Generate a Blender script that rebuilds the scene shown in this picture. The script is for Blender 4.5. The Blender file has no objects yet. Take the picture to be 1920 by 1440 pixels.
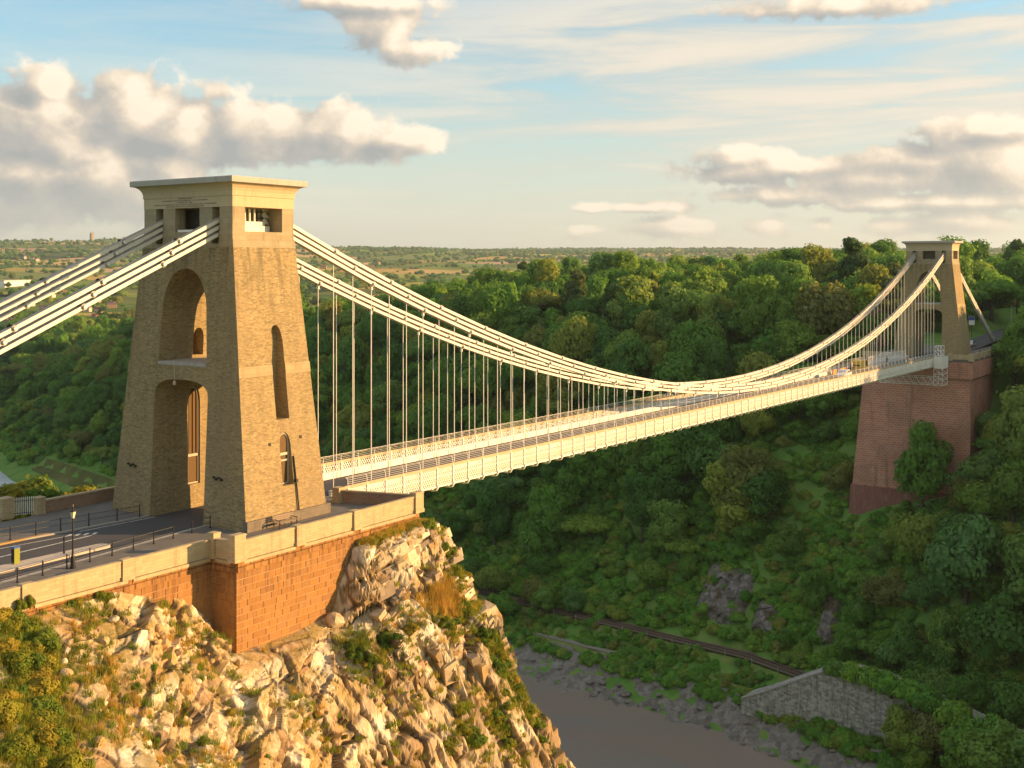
import bpy, bmesh, math, random
import numpy as np
from mathutils import Vector, Matrix

R = math.radians
scene = bpy.context.scene
COL = scene.collection
random.seed(7)
RNG = np.random.default_rng(7)

# ------------------------------------------------------------------ camera
# x runs along the bridge from the near tower (0) to the far tower (214), y to the left of it, z up, pavement level 0
CAM = Vector((-64.494, -71.933, 19.438)); YAW = 0.5958; FPX = 2208.0; HORIZ = 500.0
FWD = Vector((math.cos(YAW), math.sin(YAW), 0)); RGT = Vector((math.sin(YAW), -math.cos(YAW), 0))
cam = bpy.data.objects.new('camera', bpy.data.cameras.new('camera')); COL.objects.link(cam)
cam.location = CAM; cam.rotation_euler = (R(90), 0, YAW - R(90))
cam.data.sensor_width = 36.0; cam.data.lens = 36.0 * FPX / 1920.0
cam.data.shift_y = -(720.0 - HORIZ) / 1920.0
cam.data.clip_start = 0.5; cam.data.clip_end = 80000.0
scene.camera = cam

# ------------------------------------------------------------------ light
SUN_EL = R(13.0); SUN_AZ = math.atan2(-1.0, 0.72)
SUN = Vector((math.cos(SUN_EL) * math.cos(SUN_AZ), math.cos(SUN_EL) * math.sin(SUN_AZ), math.sin(SUN_EL)))
sl = bpy.data.lights.new('sun', 'SUN'); sl.energy = 4.5; sl.angle = R(0.6); sl.color = (1.0, 0.59, 0.245)
sun = bpy.data.objects.new('sun', sl); COL.objects.link(sun)
sun.rotation_euler = SUN.to_track_quat('Z', 'Y').to_euler(); sun.location = (0, 0, 200)

SKY_STRENGTH = 0.15
scene.view_settings.view_transform = 'Standard'; scene.view_settings.look = 'None'
scene.view_settings.exposure = 1.26; scene.view_settings.gamma = 1.0
scene.view_settings.use_curve_mapping = False
scene.cycles.use_denoising = True
scene.cycles.max_bounces = 6; scene.cycles.diffuse_bounces = 4; scene.cycles.glossy_bounces = 2
scene.cycles.transmission_bounces = 3; scene.cycles.transparent_max_bounces = 6; scene.cycles.volume_bounces = 0
scene.cycles.caustics_reflective = False; scene.cycles.caustics_refractive = False
scene.cycles.sample_clamp_indirect = 4.0

# ------------------------------------------------------------------ node helper
class G:
    """A thin wrapper that writes node trees as expressions."""
    def __init__(s, nt): s.nt = nt; s.l = nt.links
    def new(s, t, **k):
        n = s.nt.nodes.new(t)
        for a, b in k.items(): setattr(n, a, b)
        return n
    def put(s, sock, v):
        if v is None: return
        if isinstance(v, bpy.types.NodeSocket): s.l.new(v, sock)
        else: sock.default_value = v
    def m(s, op, a, b=None, c=None, clamp=False):
        n = s.new('ShaderNodeMath', operation=op, use_clamp=clamp)
        for i, v in enumerate((a, b, c)): s.put(n.inputs[i], v)
        return n.outputs[0]
    def v(s, op, a, b=None, scale=None):
        n = s.new('ShaderNodeVectorMath', operation=op)
        s.put(n.inputs[0], a)
        if b is not None: s.put(n.inputs[1], b)
        if scale is not None: s.put(n.inputs['Scale'], scale)
        return n.outputs['Value'] if op in ('DOT_PRODUCT', 'LENGTH', 'DISTANCE') else n.outputs[0]
    def xyz(s, vec): n = s.new('ShaderNodeSeparateXYZ'); s.put(n.inputs[0], vec); return n.outputs
    def comb(s, x, y, z):
        n = s.new('ShaderNodeCombineXYZ')
        for i, q in enumerate((x, y, z)): s.put(n.inputs[i], q)
        return n.outputs[0]
    def noise(s, vec, scale, detail=4, rough=0.55, dist=0.0, color=False):
        n = s.new('ShaderNodeTexNoise'); s.put(n.inputs['Vector'], vec)
        n.inputs['Scale'].default_value = scale; n.inputs['Detail'].default_value = detail
        n.inputs['Roughness'].default_value = rough; n.inputs['Distortion'].default_value = dist
        return n.outputs['Color' if color else 'Fac']
    def voro(s, vec, scale, feature='F1', out='Distance', rnd=1.0):
        n = s.new('ShaderNodeTexVoronoi', feature=feature); s.put(n.inputs['Vector'], vec)
        n.inputs['Scale'].default_value = scale; n.inputs['Randomness'].default_value = rnd
        return n.outputs[out]
    def ramp(s, fac, stops, mode='LINEAR'):
        n = s.new('ShaderNodeValToRGB'); s.put(n.inputs[0], fac); cr = n.color_ramp; cr.interpolation = mode
        while len(cr.elements) < len(stops): cr.elements.new(0.5)
        for e, (p, c) in zip(cr.elements, stops):
            e.position = p; e.color = (*c, 1) if len(c) == 3 else c
        return n.outputs[0]
    def sm(s, x, a, b):
        n = s.new('ShaderNodeMapRange', interpolation_type='SMOOTHSTEP'); s.put(n.inputs[0], x)
        n.inputs[1].default_value = a; n.inputs[2].default_value = b
        return n.outputs[0]
    def lin(s, x, a, b, c=0.0, d=1.0):
        n = s.new('ShaderNodeMapRange'); s.put(n.inputs[0], x)
        for i, q in enumerate((a, b, c, d)): n.inputs[i + 1].default_value = q
        return n.outputs[0]
    def mix(s, f, a, b, mode='MIX'):
        n = s.new('ShaderNodeMix', data_type='RGBA', blend_type=mode)
        s.put(n.inputs[0], f)
        for i, q in ((6, a), (7, b)):
            if isinstance(q, tuple) and len(q) == 3: q = (*q, 1)
            s.put(n.inputs[i], q)
        return n.outputs[2]
    def bump(s, h, strength=0.5, dist=0.1):
        n = s.new('ShaderNodeBump'); s.put(n.inputs['Height'], h)
        n.inputs['Strength'].default_value = strength; n.inputs['Distance'].default_value = dist
        return n.outputs[0]

# ------------------------------------------------------------------ sky
def px_ang(px, py):
    x = (px - 960.0) / FPX; z = (HORIZ - py) / FPX; n = math.sqrt(1 + x * x + z * z)
    return 22.08 * math.atan(x), 22.08 * math.asin(z / n)

def build_world():
    w = bpy.data.worlds.new('World'); scene.world = w; w.use_nodes = True
    nt = w.node_tree; nt.nodes.clear(); g = G(nt)
    tc = g.new('ShaderNodeTexCoord').outputs['Generated']
    sky = g.new('ShaderNodeTexSky', sky_type='NISHITA')
    sky.sun_disc = False; sky.sun_elevation = SUN_EL; sky.sun_rotation = R(90) - SUN_AZ
    sky.altitude = 90.0; sky.air_density = 1.0; sky.dust_density = 1.6; sky.ozone_density = 1.6
    # a cloud's density, as a group so that it can be read a second time a little nearer the sun
    gr = bpy.data.node_groups.new('cloud_density', 'ShaderNodeTree')
    gr.interface.new_socket('Vector', in_out='INPUT', socket_type='NodeSocketVector')
    gr.interface.new_socket('Density', in_out='OUTPUT', socket_type='NodeSocketFloat')
    gr.interface.new_socket('Soft', in_out='OUTPUT', socket_type='NodeSocketFloat')
    h = G(gr); gi = h.new('NodeGroupInput').outputs[0]; go = h.new('NodeGroupOutput')
    d = h.v('NORMALIZE', gi)
    a = h.m('ARCTAN2', h.v('DOT_PRODUCT', d, tuple(RGT)), h.v('DOT_PRODUCT', d, tuple(FWD)))
    el = h.m('ARCSINE', h.xyz(d)[2])
    X = h.m('MULTIPLY', a, 22.08); Y = h.m('MULTIPLY', el, 22.08)
    ell = [  # cumulus seen in the photograph: centre and half-axes in hundredths of a radian-like unit, weight
        (110, 265, 200, 115, 1.35), (235, 215, 135, 80, 1.3), (100, 170, 55, 32, 1.0), (40, 330, 200, 85, 1.35),
        (190, 335, 190, 75, 1.35), (345, 255, 150, 72, 1.25), (490, 250, 180, 62, 1.2), (645, 252, 135, 56, 1.2),
        (740, 262, 90, 28, 1.0), (320, 305, 80, 52, 1.2), (720, 55, 85, 36, .62), (795, 95, 72, 28, .75),
        (690, 5, 120, 18, .7), (400, 168, 42, 20, .5), (1375, 300, 75, 24, .95), (1400, 322, 120, 26, .80), (1530, 312, 150, 27, .80), (1480, 368, 150, 22, .78),
        (1640, 335, 170, 34, .80), (1785, 262, 55, 34, 1.0), (1720, 300, 110, 36, .9), (1870, 310, 110, 52, .95),
        (1860, 245, 120, 24, .8), (1200, 389, 105, 11, .85), (1760, 378, 220, 18, .8), (1128, 432, 70, 13, .55),
        (1280, 427, 130, 20, .6), (1430, 424, 75, 24, .65), (1540, 422, 28, 14, .5), (1690, 424, 50, 12, .4), (1800, 412, 75, 24, .6),
        (1590, 14, 190, 24, .72), (1480, 20, 120, 14, .55)]
    M = None
    for px, py, rx, ry, wt in ell:
        cx, cy = px_ang(px, py); rx /= 100.0; ry /= 100.0
        qx = h.m('MULTIPLY_ADD', X, 1.0 / rx, -cx / rx); qy = h.m('MULTIPLY_ADD', Y, 1.0 / ry, -cy / ry)
        rr = h.m('MULTIPLY_ADD', qy, qy, h.m('MULTIPLY', qx, qx))
        e = h.m('MULTIPLY_ADD', h.m('SQRT', rr), -wt, wt)
        M = e if M is None else h.m('SMOOTH_MAX', M, e, 0.18)
    st = h.v('MULTIPLY', d, (1.0, 1.0, 1.2))
    # the same kind of cumulus goes on all round outside the frame
    low = h.noise(h.v('MULTIPLY', d, (1, 1, 3.2)), 2.6, 2, .5)
    far = h.m('MULTIPLY', h.sm(h.m('ABSOLUTE', a), 0.52, 0.75), h.sm(el, -0.05, 0.03))
    gen = h.m('MULTIPLY_ADD', low, 5.0, -2.85)
    M = h.m('MAXIMUM', M, h.m('ADD', h.m('MULTIPLY', gen, far), h.m('MULTIPLY_ADD', far, 3.0, -3.0)))
    n0 = h.noise(st, 11, 2, .5); b0 = h.m('ABSOLUTE', h.m('MULTIPLY_ADD', n0, 2.0, -1.0))
    soft = h.m('ADD', M, h.m('MULTIPLY_ADD', b0, -1.35, .30))
    n1 = h.noise(st, 27, 5, .58); b1 = h.m('ABSOLUTE', h.m('MULTIPLY_ADD', n1, 2.0, -1.0))
    full = h.m('ADD', soft, h.m('MULTIPLY_ADD', b1, -1.25, .26))
    h.put(go.inputs[0], full); h.put(go.inputs[1], h.m('ADD', soft, h.m('MULTIPLY', h.m('SUBTRACT', full, soft), .6)))
    def dens(vec, k):
        n = g.new('ShaderNodeGroup', node_tree=gr); g.put(n.inputs[0], vec); return n.outputs[k]
    d0 = dens(tc, 0); s0 = dens(tc, 1)
    sv = SUN * 0.022 + Vector((0, 0, .004))
    s1 = dens(g.v('ADD', tc, tuple(sv)), 1)
    cov = g.sm(d0, -0.05, 0.42)
    thick = g.lin(d0, 0.0, 1.6)
    lit = g.lin(g.m('SUBTRACT', s0, s1), -0.55, 0.62)                # denser here than towards the sun: the lit flank
    lit = g.m('MULTIPLY_ADD', thick, -0.12, lit)
    K = 1.0 / SKY_STRENGTH
    ccol = g.ramp(lit, [(0.0, (.34, .355, .35)), (.30, (.445, .425, .39)), (.52, (.57, .505, .425)), (.75, (.80, .67, .52)), (1.0, (1.0, .86, .68))])
    ccol = g.v('SCALE', ccol, scale=K * 0.53)
    # high veil and streaks
    xyz = g.xyz(tc)
    a = g.m('ARCTAN2', g.v('DOT_PRODUCT', tc, tuple(RGT)), g.v('DOT_PRODUCT', tc, tuple(FWD)))
    X = g.m('MULTIPLY', a, 22.08); Y = g.m('MULTIPLY', g.m('ARCSINE', xyz[2]), 22.08)
    stv = g.v('MULTIPLY', tc, (1.0, 1.0, 9.0))
    veil = g.noise(stv, 3.2, 6, .6, .6)
    bx, by = px_ang(1600, 150)
    tilt = g.m('MULTIPLY_ADD', X, -0.055, g.m('SUBTRACT', Y, by))
    vm = g.m('MULTIPLY', g.sm(tilt, 2.6, 1.0), g.sm(tilt, -4.2, -.8))
    vm = g.m('MULTIPLY', vm, g.lin(X, -6.0, 2.0, .25, 1.0))
    gen = g.m('MULTIPLY', g.sm(xyz[2], .20, .50), .66)                        # veil continued overhead, unseen, made denser there for more fill light
    vfac = g.m('MULTIPLY', g.sm(veil, .26, .62), g.m('MAXIMUM', g.m('MULTIPLY_ADD', vm, .85, .10), gen))
    sfac = None
    for px, py, rx, ry, wt, sl_ in ((1080, 257, 300, 9, .55, -.025), (600, 181, 210, 8, .5, -.02), (880, 297, 140, 6, .4, 0), (1560, 262, 150, 9, .3, 0), (700, 340, 150, 7, .3, 0), (900, 365, 170, 8, .3, .01), (560, 330, 130, 8, .3, 0), (800, 235, 55, 8, .5, 0)):
        cx, cy = px_ang(px, py); rx /= 100.0; ry /= 100.0
        qx = g.m('MULTIPLY_ADD', X, 1.0 / rx, -cx / rx)
        qy = g.m('ADD', g.m('MULTIPLY_ADD', Y, 1.0 / ry, -cy / ry), g.m('MULTIPLY', qx, -sl_ * rx / ry))
        e = g.m('MULTIPLY', g.sm(g.m('MULTIPLY_ADD', qy, qy, g.m('MULTIPLY', qx, qx)), 1.3, 0.0), wt)
        sfac = e if sfac is None else g.m('MAXIMUM', sfac, e)
    sfac = g.m('MULTIPLY', sfac, g.sm(veil, .25, .6))
    vfac = g.m('MAXIMUM', vfac, sfac)
    vcol = g.v('SCALE', g.mix(g.sm(veil, .35, .65), (.56, .58, .54), (.88, .78, .64)), scale=K * .465)
    # evening haze low over the land
    hz = g.m('POWER', g.sm(xyz[2], 0.26, -0.02), 1.7)
    sc = g.v('MULTIPLY', sky.outputs[0], (.55, .73, .74))
    c = g.mix(g.m('MULTIPLY', hz, .70), sc, g.comb(K * .455, K * .405, K * .33))
    c = g.mix(vfac, c, vcol)
    c = g.mix(g.m('MULTIPLY', cov, g.lin(xyz[2], -.02, .07, .45, 1.0)), c, ccol)
    bg = g.new('ShaderNodeBackground'); g.put(bg.inputs[0], c); bg.inputs[1].default_value = SKY_STRENGTH * .96
    out = g.new('ShaderNodeOutputWorld'); g.l.new(bg.outputs[0], out.inputs[0])
    w.cycles.sampling_method = 'NONE'
build_world()

# ------------------------------------------------------------------ tags, meshes
def tag(o, label=None, cat=None, group=None, kind=None):
    if label: o['label'] = label
    if cat: o['category'] = cat
    if group: o['group'] = group
    if kind: o['kind'] = kind
    return o
def link(name, me, parent=None, mat=None):
    o = bpy.data.objects.new(name, me); COL.objects.link(o)
    if parent is not None: o.parent = parent
    if mat is not None:
        me.materials.clear(); me.materials.append(mat)
    return o
def thing(name, label, cat, loc=(0, 0, 0), rz=0.0, group=None):
    o = bpy.data.objects.new(name, None); COL.objects.link(o); o.empty_display_size = .3
    o.location = loc; o.rotation_euler = (0, 0, rz)
    return tag(o, label, cat, group)

class MB:
    """Collects boxes, tubes, lofts and sheets; build() links them as one mesh object."""
    def __init__(s): s.v = []; s.f = []
    def add(s, vs, fs):
        b = len(s.v); s.v += [tuple(p) for p in vs]; s.f += [tuple(b + i for i in q) for q in fs]; return s
    def box(s, x0, x1, y0, y1, z0, z1):
        vs = [(x0, y0, z0), (x1, y0, z0), (x1, y1, z0), (x0, y1, z0), (x0, y0, z1), (x1, y0, z1), (x1, y1, z1), (x0, y1, z1)]
        return s.add(vs, [(3, 2, 1, 0), (4, 5, 6, 7), (0, 1, 5, 4), (1, 2, 6, 5), (2, 3, 7, 6), (3, 0, 4, 7)])
    def loft(s, secs, cap=True):
        """secs: rings of equal length, counter-clockwise seen from above, bottom to top."""
        n = len(secs[0]); vs = [p for r in secs for p in r]; fs = []
        for i in range(len(secs) - 1):
            for j in range(n):
                a = i * n + j; b = i * n + (j + 1) % n
                fs.append((a, b, b + n, a + n))
        if cap: fs.append(tuple(reversed(range(n)))); fs.append(tuple((len(secs) - 1) * n + j for j in range(n)))
        return s.add(vs, fs)
    def rects(s, rows, cx=0, cy=0):
        """rows of (half x, half y, z)."""
        return s.loft([[(cx - a, cy - b, z), (cx + a, cy - b, z), (cx + a, cy + b, z), (cx - a, cy + b, z)] for a, b, z in rows])
    def bar(s, p, q, w, h=None, up=(0, 0, 1)):
        p = Vector(p); q = Vector(q); h = w if h is None else h; d = (q - p).normalized(); u = Vector(up)
        if abs(d.dot(u)) > .98: u = Vector((1, 0, 0))
        sd = d.cross(u).normalized(); u = sd.cross(d)
        a = [sd * (-w / 2) - u * (h / 2), sd * (w / 2) - u * (h / 2), sd * (w / 2) + u * (h / 2), sd * (-w / 2) + u * (h / 2)]
        vs = [p + k for k in a] + [q + k for k in a]
        return s.add(vs, [(0, 1, 2, 3), (7, 6, 5, 4), (1, 0, 4, 5), (2, 1, 5, 6), (3, 2, 6, 7), (0, 3, 7, 4)])
    def tube(s, pts, r, n=6):
        pts = [Vector(p) for p in pts]; rs = r if isinstance(r, (list, tuple)) else [r] * len(pts); rings = []
        for i, p in enumerate(pts):
            d = (pts[min(i + 1, len(pts) - 1)] - pts[max(i - 1, 0)]).normalized()
            u = Vector((0, 0, 1)) if abs(d.z) < .95 else Vector((1, 0, 0))
            a = d.cross(u).normalized(); b = a.cross(d)
            rings.append([p + (a * math.cos(t) + b * math.sin(t)) * rs[i] for t in (2 * math.pi * k / n for k in range(n))])
        vs = [p for q in rings for p in q]; fs = []
        for i in range(len(pts) - 1):
            for j in range(n):
                k = (j + 1) % n; fs.append((i * n + j, i * n + k, (i + 1) * n + k, (i + 1) * n + j))
        fs.append(tuple(range(n)))
        fs.append(tuple((len(pts) - 1) * n + j for j in reversed(range(n))))
        return s.add(vs, fs)
    def lathe(s, prof, n=10, cx=0, cy=0):
        return s.loft([[(cx + r * math.cos(2 * math.pi * k / n), cy + r * math.sin(2 * math.pi * k / n), z) for k in range(n)] for r, z in prof])
    def prism_x(s, prof, x0, x1):
        """prof: (y, z) outline, extruded along x."""
        n = len(prof); vs = [(x0, y, z) for y, z in prof] + [(x1, y, z) for y, z in prof]
        fs = [tuple(reversed(range(n))), tuple(range(n, 2 * n))] + [(i, (i + 1) % n, (i + 1) % n + n, i + n) for i in range(n)]
        return s.add(vs, fs)
    def prism_y(s, prof, y0, y1):
        """prof: (x, z) outline, extruded along y."""
        n = len(prof); vs = [(x, y0, z) for x, z in prof] + [(x, y1, z) for x, z in prof]
        fs = [tuple(range(n)), tuple(reversed(range(n, 2 * n)))] + [(i + n, (i + 1) % n + n, (i + 1) % n, i) for i in range(n)]
        return s.add(vs, fs)
    def mesh(s, name, mat=None, smooth=False, fix=True):
        me = bpy.data.meshes.new(name); me.from_pydata(s.v, [], s.f)
        if fix:
            bm = bmesh.new(); bm.from_mesh(me); bmesh.ops.recalc_face_normals(bm, faces=bm.faces); bm.to_mesh(me); bm.free()
        if mat: me.materials.append(mat)
        if smooth: me.polygons.foreach_set('use_smooth', [True] * len(me.polygons))
        me.update(); return me
    def build(s, name, mat, parent=None, smooth=False, fix=True):
        return link(name, s.mesh(name, mat, smooth, fix), parent)

def np_mesh(name, V, F, mat=None, smooth=False):
    """Quads or triangles from arrays."""
    V = np.asarray(V, dtype=np.float32); F = np.asarray(F, dtype=np.int32); k = F.shape[1]
    me = bpy.data.meshes.new(name)
    me.vertices.add(len(V)); me.vertices.foreach_set('co', V.ravel())
    me.loops.add(F.size); me.loops.foreach_set('vertex_index', F.ravel())
    me.polygons.add(len(F)); me.polygons.foreach_set('loop_start', np.arange(0, F.size, k, dtype=np.int32))
    me.polygons.foreach_set('use_smooth', np.full(len(F), smooth))
    if mat: me.materials.append(mat)
    me.update(calc_edges=True); return me

def cut(o, cutters):
    """Boolean difference, applied."""
    for c in cutters:
        m = o.modifiers.new('cut', 'BOOLEAN'); m.operation = 'DIFFERENCE'; m.solver = 'EXACT'; m.object = c
    dg = bpy.context.evaluated_depsgraph_get()
    me = bpy.data.meshes.new_from_object(o.evaluated_get(dg))
    o.modifiers.clear(); o.data = me
    for c in cutters: bpy.data.objects.remove(c)
    return o

# ------------------------------------------------------------------ noise for shapes
def _h(ix, iy, iz, s=0):
    n = (ix.astype(np.int64) * 374761393 + iy.astype(np.int64) * 668265263 + iz.astype(np.int64) * 2147483647 + s * 974634541) & 0xFFFFFFFF
    n = ((n ^ (n >> 13)) * 1274126177) & 0xFFFFFFFF
    n = ((n ^ (n >> 16)) * 2246822519) & 0xFFFFFFFF
    return ((n ^ (n >> 15)) & 0xFFFFFF) / float(0xFFFFFF)
def vnoise(P, s=0):
    P = np.asarray(P, float); I = np.floor(P).astype(np.int64); f = P - I; f = f * f * f * (f * (f * 6 - 15) + 10); r = 0
    for a in (0, 1):
        for b in (0, 1):
            for c in (0, 1):
                w = (f[:, 0] if a else 1 - f[:, 0]) * (f[:, 1] if b else 1 - f[:, 1]) * (f[:, 2] if c else 1 - f[:, 2])
                r = r + w * _h(I[:, 0] + a, I[:, 1] + b, I[:, 2] + c, s)
    return r * 2 - 1
def fbm(P, o=4, s=0, g=.5):
    P = np.asarray(P, float); r = 0; a = 1; t = 0
    for k in range(o): r = r + a * vnoise(P * 2 ** k + 17.3 * k, s + k); t += a; a *= g
    return r / t
def voro(P, s=0):
    """F1 distance, F2 - F1 and a random number per cell."""
    P = np.asarray(P, float); I = np.floor(P).astype(np.int64); n = len(P)
    d1 = np.full(n, 9.); d2 = np.full(n, 9.); idv = np.zeros(n)
    for a in (-1, 0, 1):
        for b in (-1, 0, 1):
            for c in (-1, 0, 1):
                X, Y, Z = I[:, 0] + a, I[:, 1] + b, I[:, 2] + c
                q = np.stack([X + _h(X, Y, Z, s + 1), Y + _h(X, Y, Z, s + 2), Z + _h(X, Y, Z, s + 3)], 1)
                d = np.sqrt(((q - P) ** 2).sum(1)); nr = d < d1
                d2 = np.where(nr, d1, np.minimum(d2, d)); idv = np.where(nr, _h(X, Y, Z, s + 4), idv); d1 = np.where(nr, d, d1)
    return d1, d2 - d1, idv
def project(x, y, z):
    dx, dy, dz = x - CAM.x, y - CAM.y, z - CAM.z
    D = dx * FWD.x + dy * FWD.y
    D = np.where(np.abs(D) < .1, .1, D)
    return 960 + FPX * (dx * RGT.x + dy * RGT.y) / D, HORIZ - FPX * dz / D, D

# ------------------------------------------------------------------ materials
def material(name, fn, rough=.85, spec=.25):
    m = bpy.data.materials.new(name); m.use_nodes = True; nt = m.node_tree; nt.nodes.clear(); g = G(nt)
    b = g.new('ShaderNodeBsdfPrincipled'); o = g.new('ShaderNodeOutputMaterial'); g.l.new(b.outputs[0], o.inputs[0])
    b.inputs['Roughness'].default_value = rough; b.inputs['Specular IOR Level'].default_value = spec
    r = fn(g, b, o)
    if r is not None: g.put(b.inputs['Base Color'], (*r, 1) if isinstance(r, tuple) and len(r) == 3 else r)
    return m
def objco(g): return g.new('ShaderNodeTexCoord').outputs['Object']
def geo(g): return g.new('ShaderNodeNewGeometry')
def wallco(g, vec=None):
    """(along, up, 0) on upright faces of either direction."""
    p = g.xyz(vec if vec is not None else geo(g).outputs['Position']); n = g.xyz(geo(g).outputs['True Normal'])
    s = g.m('GREATER_THAN', g.m('ABSOLUTE', n[0]), g.m('ABSOLUTE', n[1]))
    al = g.m('ADD', g.m('MULTIPLY', p[1], s), g.m('MULTIPLY', p[0], g.m('SUBTRACT', 1.0, s)))
    return g.comb(al, p[2], 0.0)
def bricks(g, co, w, h, c1, c2, mort, msize=.012, bias=0.0):
    n = g.new('ShaderNodeTexBrick'); g.put(n.inputs['Vector'], co)
    for k, q in (('Color1', c1), ('Color2', c2), ('Mortar', mort)): n.inputs[k].default_value = (*q, 1)
    n.inputs['Scale'].default_value = 1.0; n.inputs['Mortar Size'].default_value = msize; n.inputs['Mortar Smooth'].default_value = .3
    n.inputs['Bias'].default_value = bias; n.inputs['Brick Width'].default_value = w; n.inputs['Row Height'].default_value = h
    return n.outputs['Color'], n.outputs['Fac']

def _tower(g, b, o):
    pos = geo(g).outputs['Position']; co = wallco(g)
    wob = g.v('SCALE', g.v('SUBTRACT', g.noise(pos, 3.0, 2, .5, color=True), (.5, .5, .5)), scale=.05)
    cw = g.v('ADD', co, wob)
    c, f = bricks(g, cw, .28, .108, (.42, .315, .155), (.28, .215, .115), (.27, .21, .125), .012)
    vo = g.voro(g.v('MULTIPLY', cw, (3.4, 9.2, 1)), 1.0, 'F1', 'Color')
    c = g.mix(.36, c, g.ramp(g.xyz(vo)[0], [(0, (.11, .085, .06)), (.25, (.26, .20, .11)), (.7, (.41, .315, .16)), (1, (.56, .45, .26))]), 'MIX')
    big = g.noise(g.v('MULTIPLY', pos, (1, 1, .45)), .35, 5, .6)
    c = g.mix(g.sm(big, .42, .72), c, g.mix(.55, c, (.30, .225, .13)), 'MIX')
    # weathering that runs down from the top and grey lichen in patches
    st = g.noise(g.v('MULTIPLY', pos, (1.6, 1.6, .12)), 1.0, 4, .6)
    up = g.lin(g.xyz(pos)[2], 15.5, 21.5)
    c = g.mix(g.m('MULTIPLY', g.sm(st, .42, .66), g.m('MULTIPLY_ADD', up, .5, .20)), c, (.13, .115, .075))
    c = g.mix(g.m('MULTIPLY', g.sm(g.noise(pos, 1.1, 6, .7), .60, .72), .30), c, (.36, .34, .28))
    pal = g.sm(g.noise(pos, 11.0, 2, .5), .66, .74)
    c = g.mix(g.m('MULTIPLY', pal, .45), c, (.55, .50, .40))
    hgt = g.m('ADD', g.m('MULTIPLY', f, -.8), g.m('ADD', g.m('MULTIPLY', g.noise(pos, 9, 5, .65), 1.2), g.xyz(vo)[1]))
    g.put(b.inputs['Normal'], g.bump(hgt, .55, .05))
    return c
M_TOWER = material('rubble_stone', _tower, .92, .12)

def ashlar(c0, c1, dirt=.35, joints=None):
    def fn(g, b, o):
        pos = geo(g).outputs['Position']
        c = g.mix(g.noise(pos, .8, 6, .65), c0, c1)
        st = g.noise(g.v('MULTIPLY', pos, (2.5, 2.5, .25)), 1.0, 5, .65)
        c = g.mix(g.m('MULTIPLY', g.sm(st, .5, .75), dirt), c, tuple(q * .42 for q in c0))
        c = g.mix(g.m('MULTIPLY', g.sm(g.noise(pos, 5, 4, .7), .58, .7), .35), c, tuple(min(1, q * 1.3) for q in c1))
        hgt = g.noise(pos, 14, 4, .6)
        if joints:
            cb, f = bricks(g, wallco(g), joints[0], joints[1], (1, 1, 1), (.84, .84, .84), (.72, .69, .64), .010)
            c = g.mix(1.0, c, cb, 'MULTIPLY'); hgt = g.m('SUBTRACT', hgt, f)
        g.put(b.inputs['Normal'], g.bump(hgt, .25, .03))
        return c
    return fn
M_CREAM = material('cream_ashlar', ashlar((.46, .37, .235), (.55, .45, .30), .30), .9, .15)
M_GREY_ASHLAR = material('weathered_ashlar', ashlar((.33, .275, .175), (.42, .35, .23), .5, (.9, .42)), .9, .15)
M_PALE_BAND = material('pale_band_stone', ashlar((.37, .285, .16), (.43, .345, .21), .45, (.8, .38)), .9, .15)
M_PARAPET = material('parapet_stone', ashlar((.43, .34, .20), (.54, .44, .28), .45, (.5, .21)), .9, .15)
M_SLAB = material('lead_grey_slab', ashlar((.36, .34, .31), (.46, .43, .38), .4), .8, .2)
M_PLINTH = material('dark_plinth', ashlar((.16, .14, .115), (.24, .205, .16), .5, (.6, .3)), .9, .15)
M_CREAM_PAINT = material('cream_painted_iron', lambda g, b, o: g.mix(g.sm(g.noise(geo(g).outputs['Position'], 2.2, 6, .7), .5, .75), (.82, .79, .72), (.66, .60, .51)), .55, .35)
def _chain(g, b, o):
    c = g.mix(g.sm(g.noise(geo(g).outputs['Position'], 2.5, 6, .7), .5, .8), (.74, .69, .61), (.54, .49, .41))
    return g.mix(g.m('MULTIPLY', g.sm(g.xyz(geo(g).outputs['True Normal'])[2], .55, .75), .85), c, (.085, .06, .045))     # upward faces mixed to dark brown
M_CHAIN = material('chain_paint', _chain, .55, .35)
M_WHITE = material('white_paint', lambda g, b, o: g.mix(g.sm(g.noise(geo(g).outputs['Position'], 2.0, 6, .7), .5, .8), (.76, .73, .68), (.58, .53, .46)), .5, .35)
M_TAN = material('tan_top_rail', lambda g, b, o: g.mix(g.noise(geo(g).outputs['Position'], 1.5, 6, .7), (.42, .30, .18), (.53, .41, .27)), .6, .3)

def _block(g, b, o):
    oi = g.new('ShaderNodeObjectInfo').outputs['Random']; pos = geo(g).outputs['Position']
    c = g.ramp(oi, [(0, (.29, .145, .05)), (.3, (.325, .165, .055)), (.6, (.35, .18, .06)), (.85, (.32, .17, .066)), (1, (.275, .14, .056))])
    c = g.mix(g.m('MULTIPLY', g.sm(g.noise(pos, 2.3, 6, .7), .5, .75), .5), c, (.46, .26, .13))
    st = g.noise(g.v('MULTIPLY', pos, (3.0, 3.0, .25)), 1.0, 5, .65)
    c = g.mix(g.m('MULTIPLY', g.sm(g.m('MULTIPLY_ADD', g.sm(g.xyz(pos)[2], -4.0, -1.0), .12, st), .54, .72), .6), c, (.15, .075, .04))
    g.put(b.inputs['Normal'], g.bump(g.noise(pos, 12, 5, .7), .35, .03))
    return c
M_BLOCK = material('red_sandstone_block', _block, .9, .15)
M_MORTAR = material('pale_mortar', lambda g, b, o: g.mix(g.noise(geo(g).outputs['Position'], 4, 4, .6), (.40, .235, .11), (.49, .31, .165)), .95, .1)

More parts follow.
